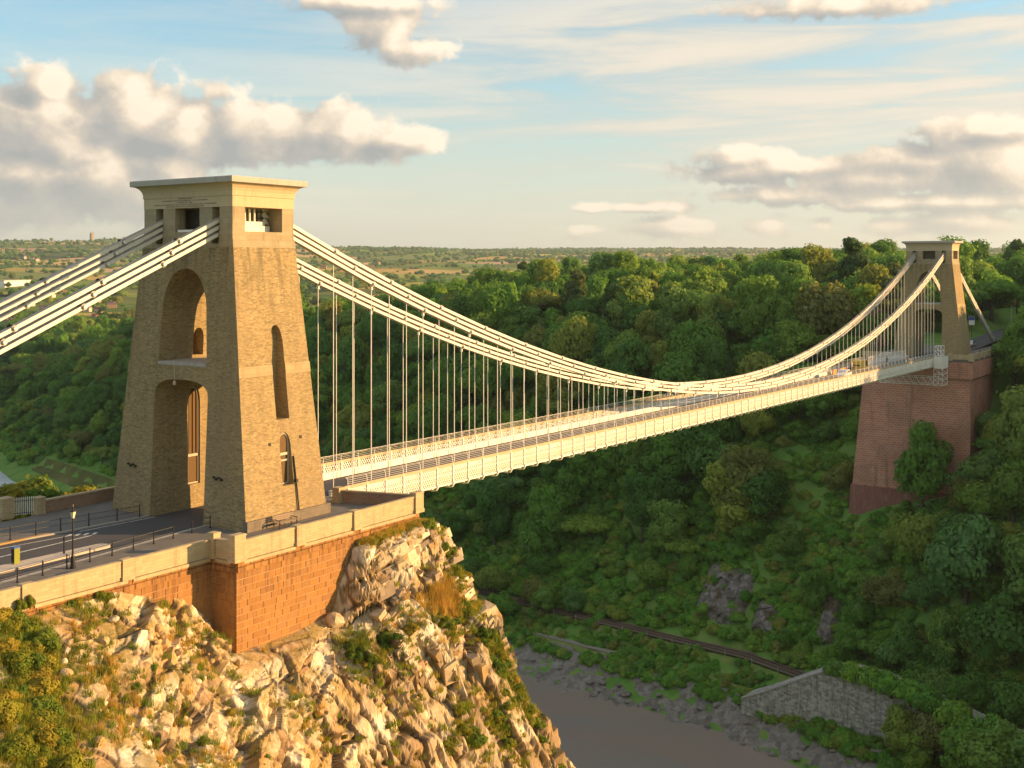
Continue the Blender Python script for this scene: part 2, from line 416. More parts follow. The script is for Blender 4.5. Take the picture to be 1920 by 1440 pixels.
def _farred(g, b, o):
    pos = geo(g).outputs['Position']; co = wallco(g)
    c, f = bricks(g, co, 1.05, .5, (.47, .185, .125), (.54, .25, .175), (.58, .42, .33), .05)
    c = g.mix(g.sm(g.noise(pos, .18, 4, .6), .4, .7), c, g.mix(.4, c, (.20, .13, .10)))
    n = g.noise(co, .9, 3, .5)
    c = g.mix(g.m('MULTIPLY', g.sm(n, .5, .7), .35), c, (.50, .20, .115))
    lime = g.noise(g.v('MULTIPLY', pos, (1.5, 1.5, .28)), 1.3, 6, .75)
    zf = g.lin(g.xyz(pos)[2], -2, -26, .35, 1.0)
    c = g.mix(g.m('MULTIPLY', g.sm(lime, .60, .68), g.m('MULTIPLY', zf, .75)), c, (.55, .47, .40))
    drk = g.noise(g.v('MULTIPLY', pos, (.6, .6, .05)), 1.0, 4, .6)
    c = g.mix(g.m('MULTIPLY', g.sm(drk, .54, .72), .5), c, (.15, .11, .085))
    g.put(b.inputs['Normal'], g.bump(f, -.6, .06))
    return c
M_FARRED = material('red_sandstone_masonry', _farred, .92, .12)
M_FARDARK = material('purple_foundation_stone', lambda g, b, o: g.mix(g.sm(g.noise(g.v('MULTIPLY', geo(g).outputs['Position'], (1, 1, .3)), 1.2, 6, .7), .45, .75), (.25, .11, .09), (.34, .19, .15)), .92, .12)

M_ASPHALT = material('asphalt', lambda g, b, o: (g.put(b.inputs['Normal'], g.bump(g.noise(geo(g).outputs['Position'], 60, 2, .6), .2, .01)), g.mix(g.noise(geo(g).outputs['Position'], .7, 6, .7), (.062, .062, .068), (.105, .10, .10)))[1], .85, .2)
M_PAVE = material('footway_paving', lambda g, b, o: g.mix(1.0, g.mix(g.noise(geo(g).outputs['Position'], .9, 6, .7), (.15, .14, .13), (.215, .20, .18)), bricks(g, geo(g).outputs['Position'], .9, .6, (1, 1, 1), (.88, .88, .88), (.62, .62, .62), .015)[0], 'MULTIPLY'), .9, .15)
M_KERB = material('kerb_stone', lambda g, b, o: g.mix(g.noise(geo(g).outputs['Position'], 2, 5, .6), (.30, .28, .25), (.40, .375, .33)), .9, .15)
M_ISLAND = material('pale_island_kerb', lambda g, b, o: g.mix(g.noise(geo(g).outputs['Position'], 5, 5, .7), (.42, .36, .30), (.58, .52, .45)), .9, .15)
M_MARK = material('road_marking_paint', lambda g, b, o: g.mix(g.sm(g.noise(geo(g).outputs['Position'], 6, 5, .75), .52, .66), (.72, .71, .68), (.22, .21, .2)), .7, .2)
M_YELLOW = material('ochre_kerb_paint', lambda g, b, o: (.36, .24, .10), .8, .2)
M_IRON = material('black_iron', lambda g, b, o: (.018, .018, .02), .45, .4)
M_RAILPAINT = material('worn_rail_paint', lambda g, b, o: g.mix(g.sm(g.noise(geo(g).outputs['Position'], 6, 5, .7), .5, .65), (.05, .045, .04), (.16, .12, .07)), .4, .5)
M_WOOD = material('weathered_bench_wood', lambda g, b, o: g.mix(g.noise(g.v('MULTIPLY', geo(g).outputs['Position'], (2, 20, 20)), 1, 4, .6), (.22, .16, .11), (.36, .29, .21)), .8, .2)
M_LANTERN = material('lantern_glass', lambda g, b, o: (.75, .68, .46), .2, .5)
M_DARKGLASS = material('dark_window_glass', lambda g, b, o: (.03, .027, .022), .12, .5)
M_LOUVRE = material('brown_shutter_wood', lambda g, b, o: g.mix(g.noise(g.v('MULTIPLY', geo(g).outputs['Position'], (14, 14, 1)), 1, 3, .6), (.10, .06, .025), (.17, .105, .045)), .7, .2)
M_FRAME = material('pale_window_frame', lambda g, b, o: (.50, .45, .36), .7, .2)

def _brickwall(g, b, o):
    pos = geo(g).outputs['Position']
    c, f = bricks(g, wallco(g), .235, .085, (.24, .125, .075), (.33, .20, .125), (.37, .31, .24), .012)
    c = g.mix(g.m('MULTIPLY', g.sm(g.noise(pos, 1.5, 6, .7), .5, .72), .45), c, (.14, .10, .075))
    return c
M_BRICKWALL = material('old_brickwork', _brickwall, .92, .12)
def _greywall(g, b, o):
    pos = geo(g).outputs['Position']; co = wallco(g)
    c = g.ramp(g.xyz(g.voro(g.v('MULTIPLY', co, (1.3, 2.2, 1)), 1.0, 'F1', 'Color'))[0], [(0, (.22, .205, .195)), (.5, (.35, .33, .31)), (1, (.48, .455, .42))])
    st = g.noise(g.v('MULTIPLY', pos, (.9, .9, .1)), 1.2, 5, .65)
    c = g.mix(g.m('MULTIPLY', g.sm(st, .45, .7), .7), c, (.12, .11, .10))
    c = g.mix(g.m('MULTIPLY', g.sm(g.noise(g.v('MULTIPLY', pos, (1.2, 1.2, .3)), .8, 5, .7), .56, .68), .6), c, (.42, .40, .36))
    g.put(b.inputs['Normal'], g.bump(g.voro(g.v('MULTIPLY', co, (1.3, 2.2, 1)), 1.0, 'DISTANCE_TO_EDGE'), .5, .1))
    return c
M_GREYWALL = material('stained_rubble_wall', _greywall, .92, .12)

def _rock(g, b, o):
    pos = geo(g).outputs['Position']; nz = g.xyz(geo(g).outputs['True Normal'])[2]
    at = g.new('ShaderNodeAttribute', attribute_name='tone'); tn = g.xyz(at.outputs['Vector'])
    mid = g.noise(g.v('ADD', pos, g.v('SCALE', g.noise(pos, .9, 3, .5, color=True), scale=.8)), 1.6, 7, .68)
    f = g.m('MULTIPLY_ADD', mid, .62, g.m('MULTIPLY_ADD', tn[0], .40, g.m('MULTIPLY', tn[1], .26)))
    c = g.ramp(f, [(.34, (.20, .13, .07)), (.50, (.40, .29, .165)), (.62, (.52, .41, .26)), (.76, (.63, .54, .39)), (.92, (.75, .68, .55))])
    c = g.mix(g.m('MULTIPLY', g.sm(g.noise(pos, .33, 5, .6), .46, .66), .75), c, (.43, .25, .085))                 # iron staining
    c = g.mix(g.m('MULTIPLY', g.sm(g.noise(pos, .55, 5, .65, 0.6), .54, .68), .45), c, (.52, .34, .24))   # pink limestone
    gy = g.m('MULTIPLY', g.sm(g.xyz(pos)[0], -12.0, 6.0), .7)
    c = g.mix(g.m('MULTIPLY', g.sm(g.m('ADD', tn[2], g.m('MULTIPLY_ADD', g.noise(pos, .75, 5, .7), .8, -.4)), .58, .80), gy), c, (.25, .215, .185))  # grey faces
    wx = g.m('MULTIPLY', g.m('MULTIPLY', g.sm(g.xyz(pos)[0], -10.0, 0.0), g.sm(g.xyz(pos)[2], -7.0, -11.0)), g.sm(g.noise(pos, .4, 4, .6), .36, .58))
    c = g.mix(g.m('MULTIPLY', wx, .62), c, (.29, .215, .14))           # shade of the turned-away lower right faces, put into the rock colour
    gr = g.noise(g.v('ADD', pos, (9, 4, 1)), .42, 6, .72)
    crk = g.sm(g.xyz(g.new('ShaderNodeAttribute', attribute_name='crack').outputs['Vector'])[0], .15, .9)
    c = g.mix(g.m('MULTIPLY', crk, .75), c, (.085, .06, .035))          # soil and lichen in the joints
    dk = g.noise(g.v('MULTIPLY', pos, (1.3, 1.3, .35)), .8, 6, .7)
    c = g.mix(g.m('MULTIPLY', g.sm(dk, .55, .72), .55), c, (.17, .125, .08))
    veg = g.m('MULTIPLY', g.sm(nz, .30, .75), g.sm(gr, .44, .60))
    veg = g.m('MAXIMUM', veg, g.m('MULTIPLY', g.sm(gr, .62, .72), .7))
    gc = g.ramp(g.noise(pos, 1.3, 6, .75), [(.3, (.14, .12, .028)), (.5, (.24, .19, .042)), (.7, (.38, .27, .07))])
    c = g.mix(g.m('MULTIPLY', veg, .62), c, gc)
    hgt = g.m('ADD', g.noise(pos, 3.6, 8, .7), g.m('MULTIPLY', g.noise(g.v('MULTIPLY', pos, (2.2, 2.2, .8)), 4.0, 5, .7), .5))
    g.put(b.inputs['Normal'], g.bump(hgt, .42, .12))
    return c
M_ROCK = material('limestone_rock', _rock, .95, .1)
def _grayrock(g, b, o):
    pos = geo(g).outputs['Position']
    c = g.ramp(g.noise(pos, .6, 8, .72), [(.3, (.09, .08, .07)), (.5, (.24, .215, .20)), (.7, (.44, .40, .37))])
    c = g.mix(g.m('MULTIPLY', g.sm(g.noise(pos, .25, 4, .6), .5, .65), .7), c, (.12, .085, .04))
    g.put(b.inputs['Normal'], g.bump(g.noise(pos, 1.4, 8, .75), 1.0, .8))
    return c
M_GREYROCK = material('grey_outcrop', _grayrock, .95, .1)

def _ground(g, b, o):
    pos = geo(g).outputs['Position']
    c = g.ramp(g.noise(pos, .16, 8, .7), [(.3, (.075, .16, .035)), (.48, (.12, .24, .05)), (.6, (.17, .25, .065)), (.75, (.21, .19, .085))])
    return c
M_GROUND = material('woodland_floor', _ground, 1.0, .05)
def _bank(g, b, o):
    pos = geo(g).outputs['Position']
    c = g.ramp(g.noise(pos, .35, 8, .72), [(.3, (.09, .15, .035)), (.5, (.16, .225, .055)), (.62, (.24, .24, .10)), (.75, (.30, .255, .15))])
    return c
M_BANK = material('scrubby_bank', _bank, 1.0, .05)
def _mud(g, b, o):
    pos = geo(g).outputs['Position']
    v = g.voro(pos, .75, 'F1', 'Color')
    c = g.ramp(g.noise(pos, .5, 8, .75), [(.3, (.11, .095, .08)), (.55, (.22, .195, .17)), (.75, (.40, .37, .34))])
    c = g.mix(.35, c, g.ramp(g.xyz(v)[0], [(0, (.13, .115, .10)), (1, (.44, .41, .38))]))
    g.put(b.inputs['Normal'], g.bump(g.m('ADD', g.noise(pos, 1.6, 7, .75), g.voro(pos, 1.1)), .9, .5))
    return c
M_MUD = material('rocky_mud', _mud, .8, .25)
def _water(g, b, o):
    pos = geo(g).outputs['Position']
    n = g.noise(g.v('MULTIPLY', pos, (1, .5, 1)), .035, 4, .6, 1.2)
    c = g.mix(g.sm(n, .42, .60), (.285, .225, .195), (.265, .24, .225))
    g.put(b.inputs['Normal'], g.bump(g.m('ADD', g.noise(g.v('MULTIPLY', pos, (1, .6, 1)), .9, 4, .6), g.m('MULTIPLY', g.noise(pos, .22, 3, .5), 1.5)), .12, .25))
    g.put(b.inputs['Roughness'], g.lin(n, .4, .6, .20, .09))
    return c
M_WATER = material('muddy_river_water', _water, .3, .5)
M_PATH = material('gravel_path', lambda g, b, o: g.mix(g.noise(geo(g).outputs['Position'], 1.2, 6, .7), (.20, .18, .155), (.29, .265, .23)), .95, .1)
M_BALLAST = material('railway_ballast', lambda g, b, o: g.mix(g.noise(geo(g).outputs['Position'], 2.2, 7, .75), (.11, .085, .065), (.22, .18, .14)), .95, .1)
M_STEEL = material('rusty_rail', lambda g, b, o: (.17, .105, .07), .5, .4)
M_SLEEPER = material('sleeper_timber', lambda g, b, o: (.11, .085, .065), .9, .1)
def _meadow(g, b, o):
    return g.ramp(g.noise(geo(g).outputs['Position'], .06, 7, .7), [(.3, (.065, .085, .022)), (.55, (.12, .125, .038)), (.75, (.20, .17, .075))])
M_MEADOW = material('rough_meadow_grass', _meadow, 1.0, .05)
def _fields(g, b, o):
    n = g.new('ShaderNodeVertexColor', layer_name='Col'); pos = geo(g).outputs['Position']
    c = g.mix(1.0, n.outputs[0], g.ramp(g.noise(g.v('MULTIPLY', pos, (1, 1, 0)), .012, 6, .65), [(.3, (.72, .74, .70)), (.7, (1.2, 1.16, 1.1))]), 'MULTIPLY')
    return c
M_FIELDS = material('farmland', _fields, 1.0, .03)

def foliage(stops, trans=.35, rough=.7, vary=.35):
    def fn(g, b, o):
        r = g.new('ShaderNodeObjectInfo').outputs['Random']; pos = geo(g).outputs['Position']
        c = g.ramp(r, stops)
        n = g.noise(pos, .55, 4, .65)
        hs = g.new('ShaderNodeHueSaturation'); g.put(hs.inputs['Color'], c)
        g.put(hs.inputs['Value'], g.lin(n, .28, .72, 1 - vary, 1 + vary)); g.put(hs.inputs['Hue'], g.lin(g.noise(pos, .9, 3, .6), .3, .7, .487, .512))
        hs.inputs['Saturation'].default_value = 1.0
        c = hs.outputs[0]
        t = g.new('ShaderNodeBsdfTranslucent'); g.put(t.inputs[0], g.v('MULTIPLY', c, (1.25, 1.15, .55)))
        mx = g.new('ShaderNodeMixShader'); mx.inputs[0].default_value = trans
        g.l.new(b.outputs[0], mx.inputs[1]); g.l.new(t.outputs[0], mx.inputs[2]); g.l.new(mx.outputs[0], o.inputs[0])
        return c
    return fn
M_LEAF = material('broadleaf_foliage', foliage([(0, (.085, .20, .045)), (.15, (.13, .28, .055)), (.32, (.175, .34, .06)), (.48, (.10, .225, .055)), (.62, (.25, .38, .065)), (.76, (.135, .285, .095)), (.88, (.31, .38, .075)), (1, (.21, .235, .075))], .48), .75, .15)
M_SCRUB = material('bramble_and_ivy_foliage', foliage([(0, (.13, .31, .055)), (.25, (.19, .40, .065)), (.5, (.25, .43, .07)), (.7, (.16, .34, .08)), (.88, (.33, .42, .08)), (1, (.27, .29, .09))], .48), .75, .15)
M_PINE = material('dark_conifer_foliage', foliage([(0, (.065, .125, .045)), (.6, (.09, .15, .05)), (1, (.13, .16, .055))], .35), .8, .1)
M_BUSH = material('sunlit_shrub_foliage', foliage([(0, (.17, .21, .025)), (.4, (.25, .26, .032)), (.75, (.33, .29, .04)), (1, (.40, .30, .05))], .4), .75, .15)
M_GREENBUSH = material('green_shrub_foliage', foliage([(0, (.09, .16, .025)), (.5, (.14, .21, .03)), (1, (.20, .23, .035))], .4), .75, .15)
M_DRY = material('dry_grass_blades', foliage([(0, (.44, .29, .07)), (.5, (.52, .36, .11)), (1, (.36, .28, .07))], .4), .85, .1)
M_TUFT = material('green_gold_grass', foliage([(0, (.15, .22, .03)), (.5, (.22, .26, .04)), (1, (.33, .29, .055))], .4), .85, .1)
M_BARK = material('bark', lambda g, b, o: g.mix(g.noise(geo(g).outputs['Position'], 3, 5, .6), (.075, .058, .042), (.15, .125, .10)), .95, .1)
M_SLATE = material('roof_tiles', lambda g, b, o: g.ramp(g.new('ShaderNodeObjectInfo').outputs['Random'], [(0, (.26, .115, .075)), (.4, (.20, .11, .085)), (.7, (.16, .12, .11)), (1, (.30, .14, .085))]), .9, .1)
M_RENDER = material('house_walls', lambda g, b, o: g.ramp(g.new('ShaderNodeObjectInfo').outputs['Random'], [(0, (.55, .47, .38)), (.4, (.40, .24, .16)), (.7, (.62, .56, .48)), (1, (.36, .22, .16))]), .9, .1)
M_PLASTIC = {k: material(k, (lambda c: lambda g, b, o: c)(c), .4, .4) for k, c in dict(
    car_white=(.7, .7, .7), car_red=(.30, .03, .025), car_silver=(.42, .43, .45), car_dark=(.03, .035, .05), tyre=(.015, .015, .015), barrier_orange=(.75, .30, .07), barrier_yellow=(.80, .50, .08),
    cloth_dark=(.03, .035, .05), cloth_red=(.35, .05, .045), cloth_blue=(.07, .10, .20), cloth_tan=(.40, .31, .22), skin=(.42, .27, .19), hair=(.05, .035, .025), green_box=(.22, .24, .03), blue_cap=(.06, .12, .35), sign_blue=(.02, .06, .28), lamp_red=(.5, .03, .02)).items()}

# ------------------------------------------------------------------ terrain
XB_Y = [-900, -400, -120, -60, -24, 0, 30, 86, 150, 250, 400, 600, 900, 1500]
XB_X = [-60, 10, 105, 127, 142, 152, 163, 169, 178, 205, 246, 330, 500, 900]
def xbank(y): return np.interp(y, XB_Y, XB_X)
PROF_D = [-70, -66, -14, -6, 0, 3, 5.5, 10.5, 12, 17, 19, 30, 45, 60, 78, 95, 200, 500, 2000]
PROF_Z = [-74, -77, -77, -75.4, -73.2, -71.5, -70.1, -69.9, -66.2, -65.9, -64, -52, -37, -24, -9, -1, 7, 8, 8]
def farside(x, y):
    d = x - xbank(y); z = np.interp(d, PROF_D, PROF_Z)
    k = np.interp(y, [-1000, 150, 230, 350, 450, 600, 900, 1400], [1, 1, .94, .84, .66, .46, .40, .38])
    z = z + 16 * np.clip((-y - 28) / 45, 0, 1) * np.clip((d - 70) / 60, 0, 1)
    return -75 + (z + 75) * np.where(d > 0, np.where(d > 19, k, np.minimum(1, k + (19 - d) / 19 * (1 - k))), 1)
# ground of the near side: columns in x, rows in t = -12.2 - y
TT = [-2.4, 0, 1, 1.8, 2.8, 3.8, 5.0, 5.8, 7.8, 8.8, 9.8, 14, 20, 35, 60, 100, 200]
NC = {
 -120: [-.5, -.5, -.5, -.5, -.5, -.4, -.3, 0, .3, .5, 1, 2, 4, 8, 14, 20, 25],
 -60: [-.5, -.6, -.7, -.8, -1, -1, -1, -1, -1, -1, -1, 0, 1, 5, 13.5, 15, 10],
 -40: [-.5, -.8, -1, -1.2, -1.6, -1.9, -2.1, -2.3, -2.6, -2.7, -2.8, -3.2, -3.5, -2, 5, 2, -30],
 -25: [-.9, -1.8, -2.2, -2.6, -3.1, -3.6, -4.2, -4.6, -5.4, -5.7, -6.0, -7, -8, -10, -12, -30, -75],
 -17: [-.7, -2.2, -3.0, -3.7, -4.6, -5.5, -6.8, -7.6, -9.4, -10.2, -10.9, -13.4, -17, -26, -45, -75, -75],
 -12: [-2.9, -5.0, -5.9, -6.4, -7.0, -7.7, -8.6, -9.3, -11.3, -12.4, -13.5, -18, -25, -45, -75, -75, -75],
 -9.4: [-6.3, -6.6, -6.9, -7.2, -7.8, -8.5, -9.6, -10.4, -12.6, -13.8, -15, -20.5, -29, -58, -75, -75, -75],
 -4.4: [-6.5, -6.6, -6.9, -7.2, -7.9, -8.8, -10.0, -11.0, -14.0, -15.6, -17.4, -26, -38, -70, -75, -75, -75],
 0: [-6.1, -6.1, -6.5, -6.9, -7.5, -8.3, -9.4, -10.6, -14.2, -16.2, -18.4, -28, -43, -75, -75, -75, -75],
 1.2: [-3.0, -3.2, -4.4, -5.4, -6.9, -7.8, -8.6, -10.2, -14.2, -16.2, -18.4, -28.5, -44, -75, -75, -75, -75],
 2.4: [-1, -1.1, -2.1, -3.6, -5.6, -7.1, -8.0, -9.7, -14.2, -16.4, -18.8, -29, -45, -75, -75, -75, -75],
 6: [-.9, -1, -1.5, -2.7, -5.0, -7.0, -7.9, -9.5, -14.2, -16.8, -19.6, -30.5, -46, -75, -75, -75, -75],
 11: [-1, -1.1, -1.5, -2.5, -5.2, -7.4, -8.3, -9.9, -14.4, -17.2, -20.4, -31.5, -47, -75, -75, -75, -75],
 40: [-1, -1.1, -1.5, -2.5, -5.2, -7.4, -8.3, -9.9, -14.4, -17.2, -20.4, -31.5, -47, -75, -75, -75, -75]}
NX = sorted(NC)
def nearside(x, y):
    t = -12.2 - y; cols = np.stack([np.interp(t, TT, NC[k]) for k in NX])          # columns evaluated at every t
    i = np.clip(np.searchsorted(NX, x) - 1, 0, len(NX) - 2); x0 = np.array(NX)[i]; x1 = np.array(NX)[i + 1]
    f = np.clip((x - x0) / (x1 - x0), 0, 1); idx = np.arange(len(x))
    z = cols[i, idx] * (1 - f) + cols[i + 1, idx] * f
    z = np.where(t < -2.4, np.interp(x, [-120, -25, -12, -9, 0, 2, 11], [-.5, -1, -2, -2.5, -2.5, -1.5, -1.5]), z)
    # behind the bridge the land falls away to the south
    z = np.where(y > 12.2, -1.0 - np.interp(y - 12.2, [0, 8, 16, 32, 90, 200, 500, 900], [0, 1.2, 4.2, 17, 34, 44, 56, 64]), z)
    xe = np.interp(t, [-100, 0, 1, 2.8, 3.8, 7.8, 9.8, 20], [10.7, 10.7, 10.9, 12.2, 13.3, 13.8, 17.2, 25])
    z = z - np.where(x > xe, 3.0 * (x - xe), 0)
    return np.maximum(z, -77)
def ground_z(x, y):
    x = np.asarray(x, float); y = np.asarray(y, float); sh = x.shape; x = x.ravel(); y = y.ravel()
    zf = farside(x, y); zn = nearside(x, y); d = x - xbank(y)
    z = np.where(d > -14, zf, np.where(d > -68, np.maximum(zn, -77), zn))
    return z.reshape(sh)
def far_land(x, y):
    """the open country beyond the gorge: rises away from the camera so that it shows field behind field."""
    dx, dy = x - CAM.x, y - CAM.y; D = dx * FWD.x + dy * FWD.y; L = dx * RGT.x + dy * RGT.y; a = L / np.maximum(D, 1)
    z = np.interp(D, [0, 900, 1300, 2000, 2800, 3800, 5200, 7000, 9000, 12000], [-60, -46, -38, -22, 0, 34, 82, 118, 150, 120])
    hill = np.interp(a, [-.6, -.40, -.34, -.26, -.16, -.05, .3], [38, 42, 46, 46, 14, 0, 0]) * np.interp(D, [2600, 3600, 4800, 5400, 6500], [0, .35, .95, 1.15, .5])
    P = np.stack([x / 900, y / 900, np.zeros_like(x)], -1).reshape(-1, 3)
    n = fbm(P, 4, 5).reshape(x.shape) * np.interp(D, [700, 2000, 5000, 9000], [4, 9, 14, 14])
    return z + hill + n

def grid_axis(a, lo, hi, step, grow, end):
    xs = list(np.arange(lo, hi + step * .5, step)); s = step
    while xs[-1] < end: s *= grow; xs.append(xs[-1] + s)
    s = step; pre = []; q = lo
    while q > a: s *= grow; q -= s; pre.append(q)
    return np.array(pre[::-1] + xs)
def build_ground():
    gx = grid_axis(-600, -60, 420, 4.0, 1.10, 1500); gy = grid_axis(-1200, -140, 520, 4.5, 1.09, 1800)
    X, Y = np.meshgrid(gx, gy, indexing='ij'); Z = ground_z(X, Y)
    P = np.stack([X / 22, Y / 22, np.zeros_like(X)], -1).reshape(-1, 3)
    d = X - xbank(Y); rough = np.where(d > 22, np.clip((d - 22) / 30, 0, 1), 0)
    Z = Z + fbm(P, 4, 11).reshape(X.shape) * 2.6 * rough
    # blend into the farmland far from the gorge; the detailed cliff lies above this sheet
    D = (X - CAM.x) * FWD.x + (Y - CAM.y) * FWD.y
    f = np.clip((D - 760) / 220, 0, 1) * (d > 60); Z = Z * (1 - f) + (far_land(X, Y) - 4) * f
    inp = (X > -47) & (X < 31) & (Y < -6) & (Y > -47); Z = np.where(inp, Z - 3.0, Z)
    pl = (X < 16) & (X > -130) & (np.abs(Y) < 15); Z = np.where(pl, np.minimum(Z - 2, -4), Z)
    Z = np.where((np.abs(X - 216) < 15) & (np.abs(Y - 1.5) < 16), Z - 2, Z)
    # level the approach road behind the far tower
    road = (X > 222) & (X < 420) & (np.abs(Y + (X - 222) * .02) < 9); Z = np.where(road, -1.6 + np.clip((X - 240) / 160, 0, 1) * 5, Z)
    n, m = X.shape; V = np.stack([X, Y, Z], -1).reshape(-1, 3); I = np.arange(n * m).reshape(n, m)
    F = np.stack([I[:-1, :-1], I[1:, :-1], I[1:, 1:], I[:-1, 1:]], -1).reshape(-1, 4)
    o = link('ground', np_mesh('ground', V, F, M_GROUND, True)); tag(o, 'dark wooded gorge sides and slopes under the trees', None, None, 'structure')
build_ground()

def strip(name, y0, y1, d0, d1, dz, mat, step=4.0, nd=6, noise=0.0, label=None, kind='structure', ztop=None, rough_scale=3.0):
    """a sheet that follows the far bank between two distances from it."""
    ys = np.arange(y0, y1 + step * .5, step); ds = np.linspace(d0, d1, nd)
    Y, Dd = np.meshgrid(ys, ds, indexing='ij'); X = xbank(Y) + Dd
    Z = farside(X.ravel(), Y.ravel()).reshape(X.shape) + dz
    if ztop is not None: Z = np.full_like(Z, ztop)
    if noise:
        P = np.stack([X / rough_scale, Y / rough_scale, np.zeros_like(X)], -1).reshape(-1, 3)
        a, bb, c = voro(P * 1.4, 3)
        Z = Z + noise * (fbm(P, 4, 21).reshape(X.shape) + (c.reshape(X.shape) - .5) * .9)
    n, m = X.shape; V = np.stack([X, Y, Z], -1).reshape(-1, 3); I = np.arange(n * m).reshape(n, m)
    F = np.stack([I[:-1, :-1], I[1:, :-1], I[1:, 1:], I[:-1, 1:]], -1).reshape(-1, 4)
    o = link(name, np_mesh(name, V, F, mat, False)); return tag(o, label, None, None, kind)
w = MB(); w.add([(-400, -1200, -75), (1500, -1200, -75), (1500, 1800, -75), (-400, 1800, -75)], [(0, 1, 2, 3)])
tag(w.build('river', M_WATER, fix=False), 'brown muddy river at the bottom of the gorge', None, None, 'structure')
strip('river_bank', -70, 300, -11, 5, .30, M_MUD, .8, 26, .75, 'grey rocky mud bank along the river edge')
strip('scrub_bank', -70, 330, 4.6, 19.5, .12, M_BANK, 1.6, 18, .22, 'rough scrubby verge between river and railway')
strip('footpath', 60, 84, 6.6, 8.4, .27, M_PATH, 2.0, 3, 0, 'pale gravel riverside footpath')
strip('footpath', 6, 18, 6.2, 7.8, .27, M_PATH, 2.0, 3, 0, 'pale gravel footpath below the retaining wall')

# open farmland: one field per cell of an uneven lattice, hedges along the cell edges
HEDGE = []
def build_fields():
    rng = np.random.default_rng(3); C = 165.0
    ax = np.array([math.cos(.35), math.sin(.35)]); ay = np.array([-ax[1], ax[0]])
    NXc, NYc = 66, 66; og = np.array([CAM.x, CAM.y]) + ax * 300 - ay * C * 27
    gi, gj = np.meshgrid(np.arange(NXc + 1), np.arange(NYc + 1), indexing='ij')
    jx = gi + rng.uniform(-.34, .34, gi.shape) ; jy = gj * 1.0 + rng.uniform(-.34, .34, gi.shape)
    stretch = 1 + .016 * gi
    NX2 = og[0] + ax[0] * jx * C * stretch * .85 + ay[0] * jy * C * 1.0; NY2 = og[1] + ax[1] * jx * C * stretch * .85 + ay[1] * jy * C * 1.0
    greens = np.array([(.14, .20, .04), (.20, .25, .05), (.10, .145, .035), (.26, .27, .06), (.17, .20, .06)])
    golds = np.array([(.50, .35, .11), (.58, .40, .15), (.44, .36, .10), (.42, .40, .07), (.52, .34, .20)])
    dark = np.array([(.03, .045, .018), (.04, .055, .02)])
    V, F, Cc = [], [], []; S = 4
    u = np.linspace(0, 1, S + 1)
    for i in range(NXc):
        for j in range(NYc):
            q = np.array([(NX2[i, j], NY2[i, j]), (NX2[i + 1, j], NY2[i + 1, j]), (NX2[i + 1, j + 1], NY2[i + 1, j + 1]), (NX2[i, j + 1], NY2[i, j + 1])])
            c = q.mean(0); D = (c[0] - CAM.x) * FWD.x + (c[1] - CAM.y) * FWD.y; L = (c[0] - CAM.x) * RGT.x + (c[1] - CAM.y) * RGT.y
            if D < 720 or abs(L) > D * .62 + 250 or c[0] - float(xbank(c[1])) < 70: continue
            if D < 1500 and L > -D * .05: continue
            U, W = np.meshgrid(u, u, indexing='ij')
            P = (1 - U)[..., None] * (1 - W)[..., None] * q[0] + U[..., None] * (1 - W)[..., None] * q[1] + (U * W)[..., None] * q[2] + ((1 - U) * W)[..., None] * q[3]
            z = far_land(P[..., 0], P[..., 1]); b = len(V) * (S + 1) ** 2
            V.append(np.concatenate([P, z[..., None]], -1).reshape(-1, 3))
            I = np.arange((S + 1) ** 2).reshape(S + 1, S + 1) + b
            F.append(np.stack([I[:-1, :-1], I[1:, :-1], I[1:, 1:], I[:-1, 1:]], -1).reshape(-1, 4))
            r = rng.random(); wood = r < .10
            col = dark[rng.integers(2)] if wood else golds[rng.integers(5)] * rng.uniform(.85, 1.1) if r > .66 else greens[rng.integers(5)] * rng.uniform(.8, 1.25)
            Cc.append(np.tile(np.append(col, 1), (S * S * 4, 1)))
            if wood:
                for _ in range(int(26 if D < 3500 else 16)): HEDGE.append((*(rng.dirichlet((1, 1, 1, 1)) @ q), rng.uniform(6, 9)))
            for a, bq in ((0, 1), (0, 3)):
                dn = rng.choice([.35, .8, 1.0]); n = int(np.linalg.norm(q[a] - q[bq]) / 15 * dn)
                for t in rng.random(n):
                    HEDGE.append((*(q[a] * (1 - t) + q[bq] * t + rng.normal(0, 1.5, 2)), rng.choice([2.2, 3.0, 4.2, 6.0, 7.5])))
            for _ in range(rng.integers(0, 3)): HEDGE.append((*(rng.dirichlet((1, 1, 1, 1)) @ q), rng.uniform(3, 6)))
    V = np.concatenate(V); F = np.concatenate(F); Cc = np.concatenate(Cc).astype(np.float32)
    me = np_mesh('farmland', V, F, M_FIELDS, True)
    ca = me.color_attributes.new('Col', 'FLOAT_COLOR', 'CORNER'); ca.data.foreach_set('color', Cc.ravel())
    tag(link('farmland', me), 'patchwork of green and golden fields reaching to the horizon', None, None, 'structure')
    # everything under and beyond it
    b = MB(); n = 40
    ring = [(CAM.x + 26000 * math.cos(2 * math.pi * k / n), CAM.y + 26000 * math.sin(2 * math.pi * k / n), -90.0) for k in range(n)]
    b.add(ring, [tuple(range(n))]); tag(b.build('plain', M_MEADOW, fix=False), 'low plain under the distant country', None, None, 'structure')
build_fields()
HEDGE = np.array(HEDGE)

